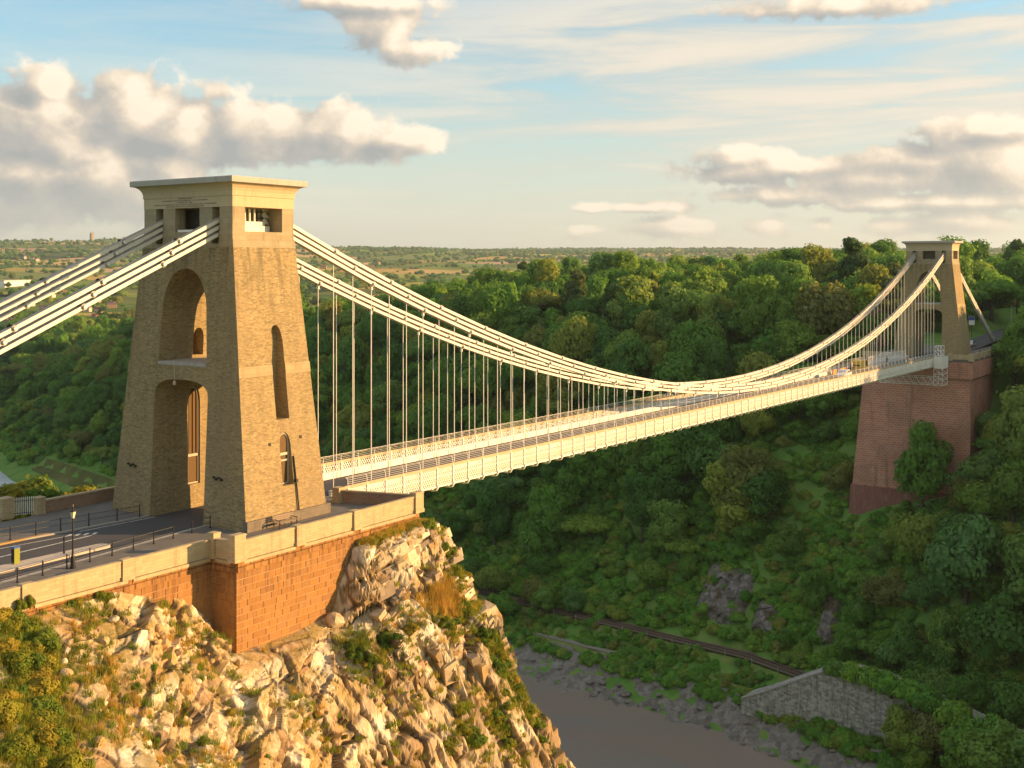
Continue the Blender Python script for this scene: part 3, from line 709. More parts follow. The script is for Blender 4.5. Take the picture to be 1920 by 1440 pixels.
# a meadow in the valley bottom beyond the near tower
def build_meadow():
    ys = np.arange(315, 412, 6.0); ds = np.linspace(2, 15, 6); Y, Dd = np.meshgrid(ys, ds, indexing='ij'); X = xbank(Y) + Dd
    ed = np.minimum(1, np.minimum(Y - 315, 410 - Y) / 14) * np.minimum(1, np.minimum(Dd - 2, 15 - Dd) / 3); Z = farside(X.ravel(), Y.ravel()).reshape(X.shape) + .5 * ed - .5 * (1 - ed)
    n, m = X.shape; V = np.stack([X, Y, Z], -1).reshape(-1, 3); I = np.arange(n * m).reshape(n, m)
    F = np.stack([I[:-1, :-1], I[1:, :-1], I[1:, 1:], I[:-1, 1:]], -1).reshape(-1, 4)
    tag(link('meadow', np_mesh('meadow', V, F, M_MEADOW, True)), 'rough grassy slope in the valley beyond the near tower', None, None, 'structure')
build_meadow()

# the near cliff: a fine sheet broken into beds and blocks
def build_cliff():
    st = .135
    gx = np.arange(-46, 30, st); gy = np.arange(-46, -9.2, st); X, Y = np.meshgrid(gx, gy, indexing='ij')
    Z = nearside(X.ravel(), Y.ravel()).reshape(X.shape)
    # soften the lattice of the control columns
    for _ in range(5):
        Z[1:-1, 1:-1] = (Z[1:-1, 1:-1] * 2 + Z[:-2, 1:-1] + Z[2:, 1:-1] + Z[1:-1, :-2] + Z[1:-1, 2:]) / 6
    gxz = np.gradient(Z, st, axis=0); gyz = np.gradient(Z, st, axis=1)
    N = np.stack([-gxz, -gyz, np.ones_like(Z)], -1); N /= np.linalg.norm(N, axis=-1, keepdims=True)
    P = np.stack([X, Y, Z], -1).reshape(-1, 3); Nf = N.reshape(-1, 3)
    wp = P + .35 * np.stack([fbm(P * .35, 3, 31), fbm(P * .35, 3, 32), fbm(P * .35, 3, 33)], 1)
    # beds dip steeply to the right on the lower cliff, gently on the left
    right = np.clip((P[:, 0] + 9) / 8, 0, 1) * np.clip((-P[:, 1] - 13.5) / 3, 0, 1)
    nb = np.array([.80, -.25, .38]); nb /= np.linalg.norm(nb); nl = np.array([-.28, .12, .95]); nl /= np.linalg.norm(nl)
    def beds(n, th, s):
        q = wp @ n / th + .35 * fbm(P * .6, 2, s); k = np.floor(q); f = q - k
        return (_h(k.astype(np.int64), k.astype(np.int64) * 0, k.astype(np.int64) * 0, s) - .5) + (np.clip(f * 4, 0, 1) * .35) - np.exp(-((f - .02) / .05) ** 2) * .45
    bed = right * beds(nb, 1.35, 41) + (1 - right) * beds(nl, 1.05, 43) * .55
    def basis(n):
        t1 = np.cross(n, (.15, .98, .1)); t1 /= np.linalg.norm(t1); return np.stack([n, t1, np.cross(n, t1)], 1)
    pick = (right + .5 * fbm(P * .25, 2, 47)) > .45
    qr = wp @ basis(nb); ql = wp @ basis(nl)
    def facets(tr, tl, sd, tilt):
        """joint-bounded blocks: a height per cell, a slope per cell, cracks between; cells lie in the beds."""
        q = np.where(pick[:, None], qr / np.array(tr), ql / np.array(tl) + 50.5); I = np.floor(q).astype(np.int64); d1 = np.full(len(q), 9.); d2 = np.full(len(q), 9.); hh = np.zeros(len(q)); rnd = np.zeros(len(q))
        for a in (-1, 0, 1):
            for b in (-1, 0, 1):
                for c in (-1, 0, 1):
                    A, B, Cc = I[:, 0] + a, I[:, 1] + b, I[:, 2] + c
                    k = np.stack([A + .2 + .6 * _h(A, B, Cc, sd), B + .1 + .8 * _h(A, B, Cc, sd + 1), Cc + .1 + .8 * _h(A, B, Cc, sd + 2)], 1); df = q - k
                    d = np.abs(df).max(1) * .55 + np.sqrt((df ** 2).sum(1)) * .45; nr = d < d1
                    r0 = _h(A, B, Cc, sd + 3); gv = np.stack([_h(A, B, Cc, sd + 4 + m) - .5 for m in range(3)], 1)
                    hv = (r0 - .5) + tilt * (df * gv).sum(1)
                    d2 = np.where(nr, d1, np.minimum(d2, d)); hh = np.where(nr, hv, hh); rnd = np.where(nr, _h(A, B, Cc, sd + 9), rnd); d1 = np.where(nr, d, d1)
        return hh, d2 - d1, rnd
    h1, e1, c1 = facets((2.0, 6.5, 4.4), (1.7, 4.4, 4.8), 51, .9); h2, e2, c2 = facets((.85, 2.6, 1.9), (.8, 1.8, 1.9), 71, 1.0); h3, e3, c3 = facets((.32, .8, .65), (.32, .65, .6), 91, 1.2)
    blk = h1 * 1.7 - np.exp(-(e1 / .04) ** 2) * .40 + h2 * .5 - np.exp(-(e2 / .05) ** 2) * .15 + h3 * .085 - np.exp(-(e3 / .08) ** 2) * .03
    crack = np.maximum(np.exp(-(e1 / .06) ** 2), .8 * np.exp(-(e2 / .07) ** 2))
    bed = bed * .5
    amp = np.clip((np.hypot(gxz, gyz).ravel() - .15) / .6, .25, 1.0)
    edge = np.clip((-9.6 - P[:, 1]) / .8, 0, 1)
    near_wall = np.clip((-12.3 - P[:, 1]) / 1.2, 0, 1); wl = np.where(P[:, 0] > -9.6, near_wall, edge)
    wl = np.where(P[:, 0] > 10.8, 1, np.maximum(wl, .12))
    scr = np.exp(-(((P[:, 0] + 8) / 4) ** 2 + ((P[:, 1] + 13) / 2.2) ** 2))     # rubble at the foot of the bastion
    disp = (bed * .40 + blk * .78 + .30 * fbm(P * .45, 4, 81)) * amp * wl * (1 - .6 * scr) + .05 * fbm(P * 2.5, 3, 91)
    green = np.exp(-(((P[:, 0] + 29) / 6) ** 2)); disp = disp * (1 - .6 * green)
    H = Nf.copy(); H[:, 2] *= .75
    Q = P + H * disp[:, None]
    # pull the sheet down under the masonry so nothing pokes through
    ins = (P[:, 0] > -9.45) & (P[:, 0] < 10.3) & (P[:, 1] > -12.1); Q[ins, 2] = np.minimum(Q[ins, 2], -8)
    ins = (P[:, 0] <= -9.45) & (P[:, 1] > -9.7); Q[ins, 2] = np.minimum(Q[ins, 2], -6)
    n, m = X.shape; I = np.arange(n * m).reshape(n, m); F = np.stack([I[:-1, :-1], I[1:, :-1], I[1:, 1:], I[:-1, 1:]], -1).reshape(-1, 4)
    keep = Q[F].reshape(len(F), 4, 3)[:, :, 2].max(1) > -44; F = F[keep]
    used = np.unique(F); mp = np.full(len(Q), -1); mp[used] = np.arange(len(used))
    me = np_mesh('cliff', Q[used], mp[F], M_ROCK, False); ta = me.attributes.new('tone', 'FLOAT_VECTOR', 'POINT')
    ta.data.foreach_set('vector', np.stack([c1, c2, c3 * .5 + c2 * .5], 1)[used].astype(np.float32).ravel())
    ca = me.attributes.new('crack', 'FLOAT_VECTOR', 'POINT'); ca.data.foreach_set('vector', np.stack([crack, crack, crack], 1)[used].astype(np.float32).ravel())
    o = link('cliff', me); tag(o, 'sunlit broken limestone cliff carrying the near tower', None, None, 'structure')
    # fractured blocks standing out of the sheet, lying in the beds
    rng = np.random.default_rng(8); Qv = Q.reshape(n, m, 3); Br, Bl = basis(nb), basis(nl); pk = pick.reshape(n, m); fd = fbm(P * .3, 3, 123).reshape(n, m)
    V, F, T, C = [], [], [], []; base = 0
    cube = np.array([(-1, -1, -1), (1, -1, -1), (1, 1, -1), (-1, 1, -1), (-1, -1, 1), (1, -1, 1), (1, 1, 1), (-1, 1, 1)], float)
    cf = np.array([(3, 2, 1, 0), (4, 5, 6, 7), (0, 1, 5, 4), (1, 2, 6, 5), (2, 3, 7, 6), (3, 0, 4, 7)])
    for k in range(2800):
        i, j = rng.integers(n), rng.integers(m)
        if k % 4 == 0: i = int(rng.uniform(47.5, 60) / .135); j = int(rng.uniform(27, 33.4) / .135)          # the outcrop beside the bastion
        i, j = min(i, n - 1), min(j, m - 1); p = Qv[i, j]; nv = N[i, j]
        if p[2] < -30 or p[0] < -27 + rng.normal(0, 2) or p[0] > 22: continue
        if fd[i, j] < rng.uniform(-.6, .05): continue
        sc = .34 * (1 / (1 - .93 * rng.random())) ** .62 * (1.15 if p[0] > 1 else .9)
        sc = min(sc, 1.25)
        lim = -12.35 - sc * 1.1 if -10.2 < p[0] < 11.0 else -10.0 - sc * 1.1
        if p[1] > lim and p[0] < 11.2: continue
        Bq = Br if pk[i, j] else Bl; w = np.array([rng.uniform(.45, .8), rng.uniform(.9, 1.7), rng.uniform(.7, 1.25)]) * sc * .62
        c = cube * (1 + rng.uniform(-.22, .12, (8, 3))); c = c * w
        a = rng.normal(0, .09, 3); Rm = np.array(Matrix.Rotation(a[0], 3, 'X') @ Matrix.Rotation(a[1], 3, 'Y') @ Matrix.Rotation(a[2], 3, 'Z'))
        ext = float((np.abs(Bq.T @ nv) * w).sum()); c = c @ Rm.T @ Bq.T + p - nv * (rng.uniform(.66, .96) * ext)
        V.append(c); F.append(cf + base); base += 8; tn_ = rng.random(3); T.append(np.tile(tn_, (8, 1))); C.append(np.zeros((8, 3)))
    me = np_mesh('rock_blocks', np.concatenate(V), np.concatenate(F), M_ROCK); ta = me.attributes.new('tone', 'FLOAT_VECTOR', 'POINT'); ta.data.foreach_set('vector', np.concatenate(T).astype(np.float32).ravel())
    ca = me.attributes.new('crack', 'FLOAT_VECTOR', 'POINT'); ca.data.foreach_set('vector', np.concatenate(C).astype(np.float32).ravel())
    tag(link('rock_blocks', me, o), None, None, None, 'stuff')
    return Q.reshape(n, m, 3), N, gx, gy
CLIFF, CLIFF_N, CGX, CGY = build_cliff()
def cliff_at(x, y):
    i = int(np.clip(round((x - CGX[0]) / .135), 0, len(CGX) - 1)); j = int(np.clip(round((y - CGY[0]) / .135), 0, len(CGY) - 1))
    return CLIFF[i, j]

# ------------------------------------------------------------------ towers
def arch_prof(hw0, hw1, z0, zs, z1, n=14, p=2.0):
    """opening outline in (across, up): straight sides from z0 to zs, then an arch to z1."""
    pts = [(-hw0, z0), (hw0, z0)]
    for k in range(n + 1):
        t = math.pi * k / n; c, s_ = math.cos(t), math.sin(t)
        pts.append((hw1 * math.copysign(abs(c) ** (2 / p), c), zs + (z1 - zs) * abs(s_) ** (2 / p)))
    return pts
def lancet(hw, z0, zs, z1, n=6):
    pts = [(-hw, z0), (hw, z0)]
    for k in range(n + 1): t = k / n; pts.append((hw * math.cos(t * math.pi / 2) ** .85, zs + (z1 - zs) * math.sin(t * math.pi / 2) ** 1.0))
    for k in range(n - 1, -1, -1): t = k / n; pts.append((-hw * math.cos(t * math.pi / 2) ** .85, zs + (z1 - zs) * math.sin(t * math.pi / 2) ** 1.0))
    return pts
AX, AY, BX, BY, ZN = 4.27, 7.68, 3.19, 5.063, 22.12
def half(z): f = z / ZN; return AX + (BX - AX) * f, AY + (BY - AY) * f

def make_tower(x0, z0, label, near):
    T = thing('bridge_tower', label, 'tower', (x0, 0, z0), 0.0, 'stone towers of the bridge')
    rows = [(*half(z), z) for z in (0.0, 3.0, 6.0, 9.0, 12.0, 15.0, 18.0, 20.9)]
    sh = MB().rects([(rows[0][0] + .05, rows[0][1] + .05, -1.2)] + rows).build('shaft', M_TOWER, T)
    cs = []
    def cutter(mb): o = mb.build('cutter', M_TOWER, T); cs.append(o)
    cutter(MB().prism_x(arch_prof(3.05, 3.05, -2.5, 9.45, 10.75, 16, 2.6), -9, 9))
    cutter(MB().prism_x(arch_prof(2.78, 2.55, 12.05, 15.6, 19.3, 18, 2.15), -9, 9))
    if near:
        ox = .35
        cutter(MB().prism_y([(x + ox, z) for x, z in lancet(.68, 7.75, 13.2, 14.95)], -9, -half(11)[1] + .95))
        cutter(MB().prism_y([(x + ox, z) for x, z in lancet(.58, 2.75, 5.6, 6.75)], -9, -half(4.5)[1] + .55))
        cutter(MB().prism_y([(x + .13, z) for x, z in lancet(.62, 1.8, 8.3, 9.75)], 2.5, 3.45))
        cutter(MB().prism_y([(x + .25, z) for x, z in lancet(.55, 12.3, 13.6, 14.5)], 2.3, 3.6))
    cut(sh, cs)
    if near:
        # shutters, frames and glass in the openings
        yw = -half(4.5)[1] + .43
        wdw = MB().prism_y([(x + ox, z) for x, z in lancet(.575, 2.76, 5.6, 6.74)], yw, yw + .05).build('window', M_LOUVRE, T)
        f = MB(); o_ = lancet(.53, 2.84, 5.6, 6.66)
        for a, b in zip(o_, o_[1:] + o_[:1]): f.bar((a[0] + ox, yw - .04, a[1]), (b[0] + ox, yw - .04, b[1]), .085, .085, (0, 1, 0))
        f.build('frame', M_FRAME, wdw)
        MB().box(ox - .57, ox + .57, yw - .10, yw - .012, 5.0, 5.2).build('transom', M_FRAME, wdw)
        MB().box(ox - .57, ox + .57, yw - .10, yw - .012, 4.55, 4.68).build('transom', M_FRAME, wdw)
        wdw = MB().prism_y([(x + .13, z) for x, z in lancet(.615, 1.81, 8.3, 9.74)], 3.28, 3.33).build('window', M_LOUVRE, T)
        f = MB(); o_ = lancet(.55, 1.9, 8.3, 9.66)
        for a, b in zip(o_, o_[1:] + o_[:1]): f.bar((a[0] + .13, 3.23, a[1]), (b[0] + .13, 3.23, b[1]), .1, .1, (0, 1, 0))
        f.build('frame', M_FRAME, wdw)
        MB().box(.13 - .6, .13 + .6, 3.18, 3.27, 4.05, 4.25).build('transom', M_FRAME, wdw)
        for k in (-.28, .13, .5): MB().box(k, k + .05, 3.2, 3.275, 4.3, 9.2).build('mullion', M_LOUVRE, wdw)
        for px_, pz in ((-1.35, 5.9), (1.95, 6.1)): MB().box(px_, px_ + .22, -half(pz)[1] - .03, -half(pz)[1] + .3, pz, pz + .24).build('vent', M_IRON, T)
        # downpipe
        d = MB(); hy = lambda z: -half(z)[1] - .07
        d.tube([(ox + .72, hy(4.9), 4.9), (ox + .76, hy(3.0) - .02, 3.0), (ox + .80, hy(.1) - .05, 0.05)], .055, 8).box(ox + .63, ox + .85, hy(3.0) - .16, hy(3.0) + .06, 2.9, 3.12).build('downpipe', M_IRON, T)
        # dark clamps and marks on the approach face, lamp under the arch
        for yy, zz in ((4.9, 3.6), (-5.0, 3.5)):
            c = MB()
            for k in range(4): c.box(-half(zz)[0] - .12, -half(zz)[0] + .05, yy + k * .28, yy + .2 + k * .28, zz + (k % 2) * .14, zz + .16 + (k % 2) * .1)
            c.build('iron_clamp', M_IRON, T)
        MB().tube([(-4.15, .35, 12.2), (-4.12, .35, 10.6)], .02, 5).lathe([(.1, 10.35), (.13, 10.55), (.05, 10.66)], 8, -4.12, .35).build('arch_lamp', M_FRAME, T)
        # plinth along the sunlit side, butted to the shaft
        MB().box(-AX - .02, AX + .25, -AY - .14, -AY + .3, -.05, .78).build('plinth', M_PLINTH, T)
    # pale string band on the outer faces, just proud
    for s in (-1, 1):
        z0_, z1_ = 11.15, 11.95
        a0, b0 = half(z0_); a1, b1 = half(z1_); e = .035
        rows_ = []
        for a_, b_, z_ in ((a0, b0, z0_), (a1, b1, z1_)):
            ya, yb = sorted((s * (b_ + e), s * (b_ - .04))); rows_.append([(-a_ - e, ya, z_), (a_ + e, ya, z_), (a_ + e, yb, z_), (-a_ - e, yb, z_)])
        m = MB().loft(rows_)
        if near:
            bo = m.build('string_band', M_PALE_BAND, T)
            if s < 0: cut(bo, [MB().prism_y([(x + .35, z) for x, z in lancet(.68, 7.75, 13.2, 14.95)], -9, -4.5).build('cutter', M_TOWER, T)])
        else: m.build('string_band', M_PALE_BAND, T)
    # floor slab of the upper opening, slightly proud
    MB().box(-half(12)[0] - .06, half(12)[0] + .06, -2.74, 2.74, 11.82, 12.07).build('sill_slab', M_SLAB, T)
    # neck bands with slots for the chains
    nb = MB().rects([(half(20.9)[0] + .02, half(20.9)[1] + .02, 20.902), (half(21.5)[0] + .02, half(21.5)[1] + .02, 21.5), (BX + .02, BY + .02, 21.52), (BX + .02, BY + .02, 22.12)]).build('neck_band', M_GREY_ASHLAR, T)
    cs.clear()
    for sx in (-1, 1):
        for sy in (-1, 1): cutter(MB().box(min(sx * 1.6, sx * 5), max(sx * 1.6, sx * 5), sy * 3.2 - .4, sy * 3.2 + .4, 21.2, 22.5))
    cut(nb, cs)
    # attic: corner piers, middle piers, lintel with inscription, cornice
    for sx in (-1, 1):
        for sy in (-1, 1):
            x_a, x_b = sorted((sx * BX, sx * 1.95)); y_a, y_b = sorted((sy * BY, sy * 3.65))
            MB().box(x_a, x_b, y_a, y_b, 22.12, 23.98).build('corner_pier', M_GREY_ASHLAR, T)
            x_a, x_b = sorted((sx * (BX - .02), sx * 2.2)); y_a, y_b = sorted((sy * 1.4, sy * 2.8))
            MB().box(x_a, x_b, y_a, y_b, 22.12, 23.98).build('pier', M_GREY_ASHLAR, T)
    for sy in (-1, 1):                                                # saddles on their plinths
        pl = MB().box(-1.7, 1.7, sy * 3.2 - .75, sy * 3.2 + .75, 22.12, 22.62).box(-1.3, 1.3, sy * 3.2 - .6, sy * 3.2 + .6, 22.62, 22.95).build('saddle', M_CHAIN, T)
        c = MB()
        for kx in (-.75, -.25, .25): c.lathe([(.1, 22.95), (.08, 23.2), (.08, 23.7), (.11, 23.95)], 8, kx, sy * 3.75)
        c.build('roller', M_CREAM_PAINT, pl)
    MB().box(-1.15, 1.15, -2.40, 2.40, 22.12, 23.98).build('inner_dark_block', M_PLINTH, T)  # dark block added inside so the attic openings look dark
    for sy in (-1, 1): MB().box(-2.19, 2.19, min(sy * 2.42, sy * 2.78), max(sy * 2.42, sy * 2.78), 22.12, 23.98).build('partition', M_GREY_ASHLAR, T)
    if near:
        MB().box(-3.1, -2.95, -.9, 1.2, 22.12, 22.3).build('rail_sill', M_CREAM_PAINT, T)
    MB().rects([(BX + .02, BY + .02, 23.98), (BX + .02, BY + .02, 24.80), (BX + .09, BY + .09, 24.81), (BX + .09, BY + .09, 24.90)]).build('frieze', M_CREAM, T)
    cav = [(BX + .06 + .62 * (1 - math.cos(t * math.pi / 2)), BY + .06 + .62 * (1 - math.cos(t * math.pi / 2)), 24.90 + .85 * math.sin(t * math.pi / 2)) for t in (0, .2, .4, .6, .8, .92, 1.0)]
    MB().rects(cav).build('cavetto', M_CREAM, T)
    MB().rects([(3.95, 5.83, 25.755), (3.985, 5.86, 25.79), (3.985, 5.86, 26.15), (3.93, 5.81, 26.22)]).build('cornice_slab', M_SLAB, T)
    if near:
        lines = ['COMMENCED 1836', 'ISAMBARD KINGDOM BRUNEL F.R.S. ENGINEER', 'COMPLETED 1864', 'JOHN HAWKSHAW F.R.S. & W.H. BARLOW F.R.S. ENGINEERS', 'COCHRANE & Co CONTRACTORS']
        wd = [1.6, 5.2, 1.8, 7.2, 4.4]
        for k, (t, wdt) in enumerate(zip(lines, wd)):
            cu = bpy.data.curves.new('inscription', 'FONT'); cu.body = t; cu.size = .15; cu.align_x = 'CENTER'; cu.extrude = .003
            cu.materials.append(M_IRON); o = bpy.data.objects.new('inscription', cu); COL.objects.link(o)
            o.location = (-BX - .026, 0.25, 24.66 - k * .15); o.rotation_euler = (R(90), 0, R(-90))
            bpy.context.view_layer.update(); sx = wdt / max(o.dimensions.x, .1)
            me = bpy.data.meshes.new_from_object(o.evaluated_get(bpy.context.evaluated_depsgraph_get())); bpy.data.objects.remove(o)
            o = link('inscription', me, T); o['kind'] = 'stuff'; o.location = (-BX - .026, 0.25, 24.66 - k * .15); o.rotation_euler = (R(90), 0, R(-90)); o.scale = (sx, 1, 1)
    return T
make_tower(0.0, 0.0, 'near stone bridge tower on the sunlit cliff, with inscription under its cornice', True)
make_tower(214.0, -.93, 'far stone bridge tower on the tall red abutment', False)

# ------------------------------------------------------------------ blocks
_BLK = {}
def block_mesh(w, h, d, mat, ch=.022):
    k = (round(w, 2), round(h, 2), round(d, 2), mat.name)
    if k not in _BLK:
        a, b = w / 2, h / 2
        m = MB(); m.loft([[(-a, 0, -b), (a, 0, -b), (a, 0, b), (-a, 0, b)], [(-a, -d + ch, -b), (a, -d + ch, -b), (a, -d + ch, b), (-a, -d + ch, b)],
                          [(-a + ch, -d, -b + ch), (a - ch, -d, -b + ch), (a - ch, -d, b - ch), (-a + ch, -d, b - ch)]])
        _BLK[k] = m.mesh('stone_block', mat)
    return _BLK[k]
def lay(parent, name, ox, oy, along, outrot, length, ztop, zbot, ch, w, mat, depth=.24, seed=1, skip=None, proud=0.0):
    """courses of blocks on an upright face that starts at (ox, oy) and runs in direction `along`; blocks face local -y."""
    rn = random.Random(seed); z = ztop; r = 0; al = Vector(along)
    while z > zbot + .05:
        h = ch; s = -rn.choice((0, .45)) * w if r % 2 else 0; s = max(s, -w * .5); a = 0.0; first = True
        while a < length - .02:
            bw = w * rn.choice((.8, 1.0, 1.0, 1.2)) * (.5 if first and r % 2 else 1); first = False
            if length - (a + bw) < .35: bw = length - a
            c = Vector((ox, oy, 0)) + al * (a + bw / 2)
            if not (skip and skip(c.x, c.y, z - h / 2)):
                o = link(name, block_mesh(round(bw - .035, 2), round(h - .035, 2), depth, mat), parent)
                o.location = (c.x, c.y, z - h / 2); o.rotation_euler = (0, 0, outrot)
                sh = rn.uniform(-.012, .012) + proud
                o.location.x += math.sin(outrot) * sh; o.location.y += -math.cos(outrot) * sh
            a += bw
        z -= h; r += 1

# ------------------------------------------------------------------ near abutment and approach
AB = thing('abutment', 'orange red sandstone bastion under the near tower', 'abutment', (0, 0, 0), 0.0)
MB().box(-9.36, 10.14, -12.17, 12.0, -9.5, -.40).build('core', M_MORTAR, AB)
def skip_front(x, y, z):
    return (x > 3.2 and z < -2.0) or (x > 1.6 and z < -4.2) or z < -7.6
lay(AB, 'stone_block', -9.4, -12.1, (1, 0, 0), 0, 19.5, -.42, -1.18, .38, 1.15, M_BLOCK, .24, 3, skip_front)
lay(AB, 'stone_block', -9.4, -12.1, (1, 0, 0), 0, 19.5, -1.20, -7.7, .48, 1.0, M_BLOCK, .10, 4, skip_front)
lay(AB, 'stone_block', -9.30, -9.85, (0, -1, 0), R(-90), 2.23, -.42, -1.18, .38, 1.05, M_BLOCK, .24, 5)
lay(AB, 'stone_block', -9.30, -9.85, (0, -1, 0), R(-90), 2.23, -1.20, -7.7, .48, 1.0, M_BLOCK, .10, 6)
lay(AB, 'stone_block', 10.08, -12.22, (0, 1, 0), R(90), 4.0, -.42, -1.8, .46, 1.1, M_BLOCK, .12, 8)

AP = thing('retaining_wall', 'red sandstone retaining wall below the approach parapet', 'wall', (0, 0, 0), 0.0)
MB().box(-75, -9.38, -9.76, 9.6, -5.5, -.40).build('core', M_MORTAR, AP)
lay(AP, 'stone_block', -25.5, -9.70, (1, 0, 0), 0, 16.1, -.42, -1.18, .38, 1.1, M_BLOCK, .2, 11, lambda x, y, z: x < -18.8 and z < -1.0)
lay(AP, 'stone_block', -19.4, -9.70, (1, 0, 0), 0, 10.0, -1.20, -6.2, .48, .98, M_BLOCK, .095, 12, lambda x, y, z: (x < -12.8 and z < -3.8) or (x < -15 and z < -2.3))

# paved surfaces: pavement level 0, road 10 cm lower
def kerb_near(x): return np.interp(x, [-75, -25, -4.3, 6], [-6.5, -5.5, -3.15, -3.1])
def kerb_far(x): return np.interp(x, [-75, -25, -4.3, 6], [7.5, 5.0, 3.15, 3.1])
xs = [-75, -60, -45, -35, -25, -20, -15, -10, -6, -4.3, 0, 4.3, 6, 9.6]
m = MB()
for a, b in zip(xs[:-1], xs[1:]):
    m.add([(a, float(kerb_near(a)), -.10), (b, float(kerb_near(b)), -.10), (b, float(kerb_far(b)), -.10), (a, float(kerb_far(a)), -.10)], [(0, 1, 2, 3)])
tag(m.build('road', M_ASPHALT, fix=False), 'grey asphalt approach road running through the near tower', None, None, 'structure')
def footway(name, kf, ye, s, label):
    m = MB(); kb = MB()
    for a, b in zip(xs[:-1], xs[1:]):
        ka, kk = float(kf(a)), float(kf(b)); ea = ye(a + .01); eb = ye(b - .01)
        q = [(a, ka - s * .22, 0), (b, kk - s * .22, 0), (b, eb, 0), (a, ea, 0)]; m.add(q, [(0, 1, 2, 3)])
        kb.add([(a, ka, -.15), (b, kk, -.15), (b, kk, .01), (a, ka, .01), (a, ka - s * .22, -.15), (b, kk - s * .22, -.15), (b, kk - s * .22, .01), (a, ka - s * .22, .01)],
               [(0, 1, 2, 3), (3, 2, 6, 7), (4, 7, 6, 5)])
    o = m.build(name, M_PAVE); tag(o, label, None, None, 'structure')
    kb.build('kerb', M_KERB, o)
footway('footway', kerb_near, lambda x: -9.7 if x < -9.3 else -12.1, 1, 'paved footway along the sunlit parapet')
footway('footway', kerb_far, lambda x: 10.5 if x < -9.3 else 12.0, -1, 'paved footway on the shaded side of the approach road')

# markings
mk = MB()
def mark(x0, y0, x1, y1, wd, z=-.096):
    a = Vector((x0, y0, z)); b = Vector((x1, y1, z)); d = (b - a).normalized(); n = Vector((-d.y, d.x, 0)) * (wd / 2)
    mk.add([a - n, b - n, b + n, a + n], [(0, 1, 2, 3)])
mark(-4, 2.75, -10.6, 3.2, .1); mark(-11.4, 2.6, -23, 3.9, .1)
for k in range(4): mark(-10.0 - k * .45, 1.9 + k * .35, -10.55 - k * .45, 1.6 + k * .35, .25)
mark(-10.8, 1.4, -19, 1.0, .14); mark(-19, 1.0, -26, .9, .14)
mark(-5.0, -2.85, -16, -4.1, .09); mark(-16, -4.1, -28, -5.4, .09); mark(-12.2, -2.35, -12.9, -2.45, .2)
tag(mk.build('road_marking', M_MARK, fix=False), 'worn white lines painted on the approach road', None, None, 'structure')
y = MB().box(-24, -12.4, 4.05, 4.35, -.10, .02).build('ochre_kerb', M_YELLOW); tag(y, 'ochre lit kerb edge beside the shaded footway', None, None, 'structure')

# traffic island
isl = MB()
out = [(-12.6 + .5 * math.cos(t), -2.25 + .62 * math.sin(t)) for t in np.linspace(-1.4, 1.5, 8)] + [(-30, -1.2), (-30, -3.3)]
isl.loft([[(a, b, -.099) for a, b in out], [(a, b, .03) for a, b in out], [(-21 + (a + 21) * .985, -2.25 + (b + 2.25) * .88, .05) for a, b in out]])
tag(isl.build('traffic_island', M_ISLAND), 'long pale kerbed traffic island in the approach road', 'traffic island')

# parapets
def pier(parent, x, y, top, w=.85, wy=.62, z0=-.42, mat=M_PARAPET, name='pier'):
    MB().rects([(w / 2 + .05, wy / 2 + .05, z0), (w / 2 + .05, wy / 2 + .05, z0 + .28), (w / 2, wy / 2, z0 + .30), (w / 2, wy / 2, top - .10), (w / 2 + .04, wy / 2 + .04, top - .09), (w / 2 + .03, wy / 2 + .03, top - .01), (w / 2 - .04, wy / 2 - .04, top + .02)], x, y).build(name, mat, parent)
PP = thing('parapet', 'cream stone parapet with square piers round the near bastion', 'parapet', (0, 0, 0))
px_ = [-9.25, -3.5, 2.56, 10.0]
for a, b in zip(px_[:-1], px_[1:]):
    MB().box(a + .42, b - .42, -12.28, -11.98, -.36, .86).build('wall_panel', M_PARAPET, PP)
    MB().loft([[(a + .42, -12.34, .862), (b - .42, -12.34, .862), (b - .42, -11.92, .862), (a + .42, -11.92, .862)], [(a + .42, -12.32, .95), (b - .42, -12.32, .95), (b - .42, -11.94, .95), (a + .42, -11.94, .95)]]).build('coping', M_PARAPET, PP)
    MB().box(a + .42, b - .42, -12.36, -11.9, -.62, -.40).build('base_course', M_PARAPET, PP)
for k, x in enumerate(px_): pier(PP, x, -12.13, 1.42 if k == 0 else 1.02 if k < 3 else 1.22, 1.0 if k in (0, 3) else .8)
pier(PP, -9.35, -9.95, 1.30, .62, .62, -.42)
MB().box(-9.5, -9.2, -11.8, -10.28, -.36, .86).build('wall_panel', M_PARAPET, PP)
MB().box(-9.56, -9.14, -11.8, -10.28, .862, .95).build('coping', M_PARAPET, PP)
MB().box(-9.56, -9.14, -11.8, -10.28, -.62, -.40).build('base_course', M_PARAPET, PP)
# return wall from the bastion's end to the deck
MB().add([(9.72, -11.8, -.2), (9.98, -11.8, -.2), (8.15, -5.8, -.2), (7.89, -5.8, -.2), (9.72, -11.8, .92), (9.98, -11.8, .92), (8.15, -5.8, .92), (7.89, -5.8, .92)],
         [(0, 1, 2, 3), (4, 5, 6, 7), (0, 1, 5, 4), (1, 2, 6, 5), (2, 3, 7, 6), (3, 0, 4, 7)]).build('return_wall', M_BRICKWALL, PP)
MB().add([(9.66, -11.8, .922), (10.04, -11.8, .922), (8.21, -5.8, .922), (7.83, -5.8, .922), (9.66, -11.8, 1.03), (10.04, -11.8, 1.03), (8.21, -5.8, 1.03), (7.83, -5.8, 1.03)],
         [(0, 1, 2, 3), (4, 5, 6, 7), (0, 1, 5, 4), (1, 2, 6, 5), (2, 3, 7, 6), (3, 0, 4, 7)]).build('coping', M_PARAPET, PP)
pier(PP, 7.98, -5.5, 1.22, .75, .75, -.1)
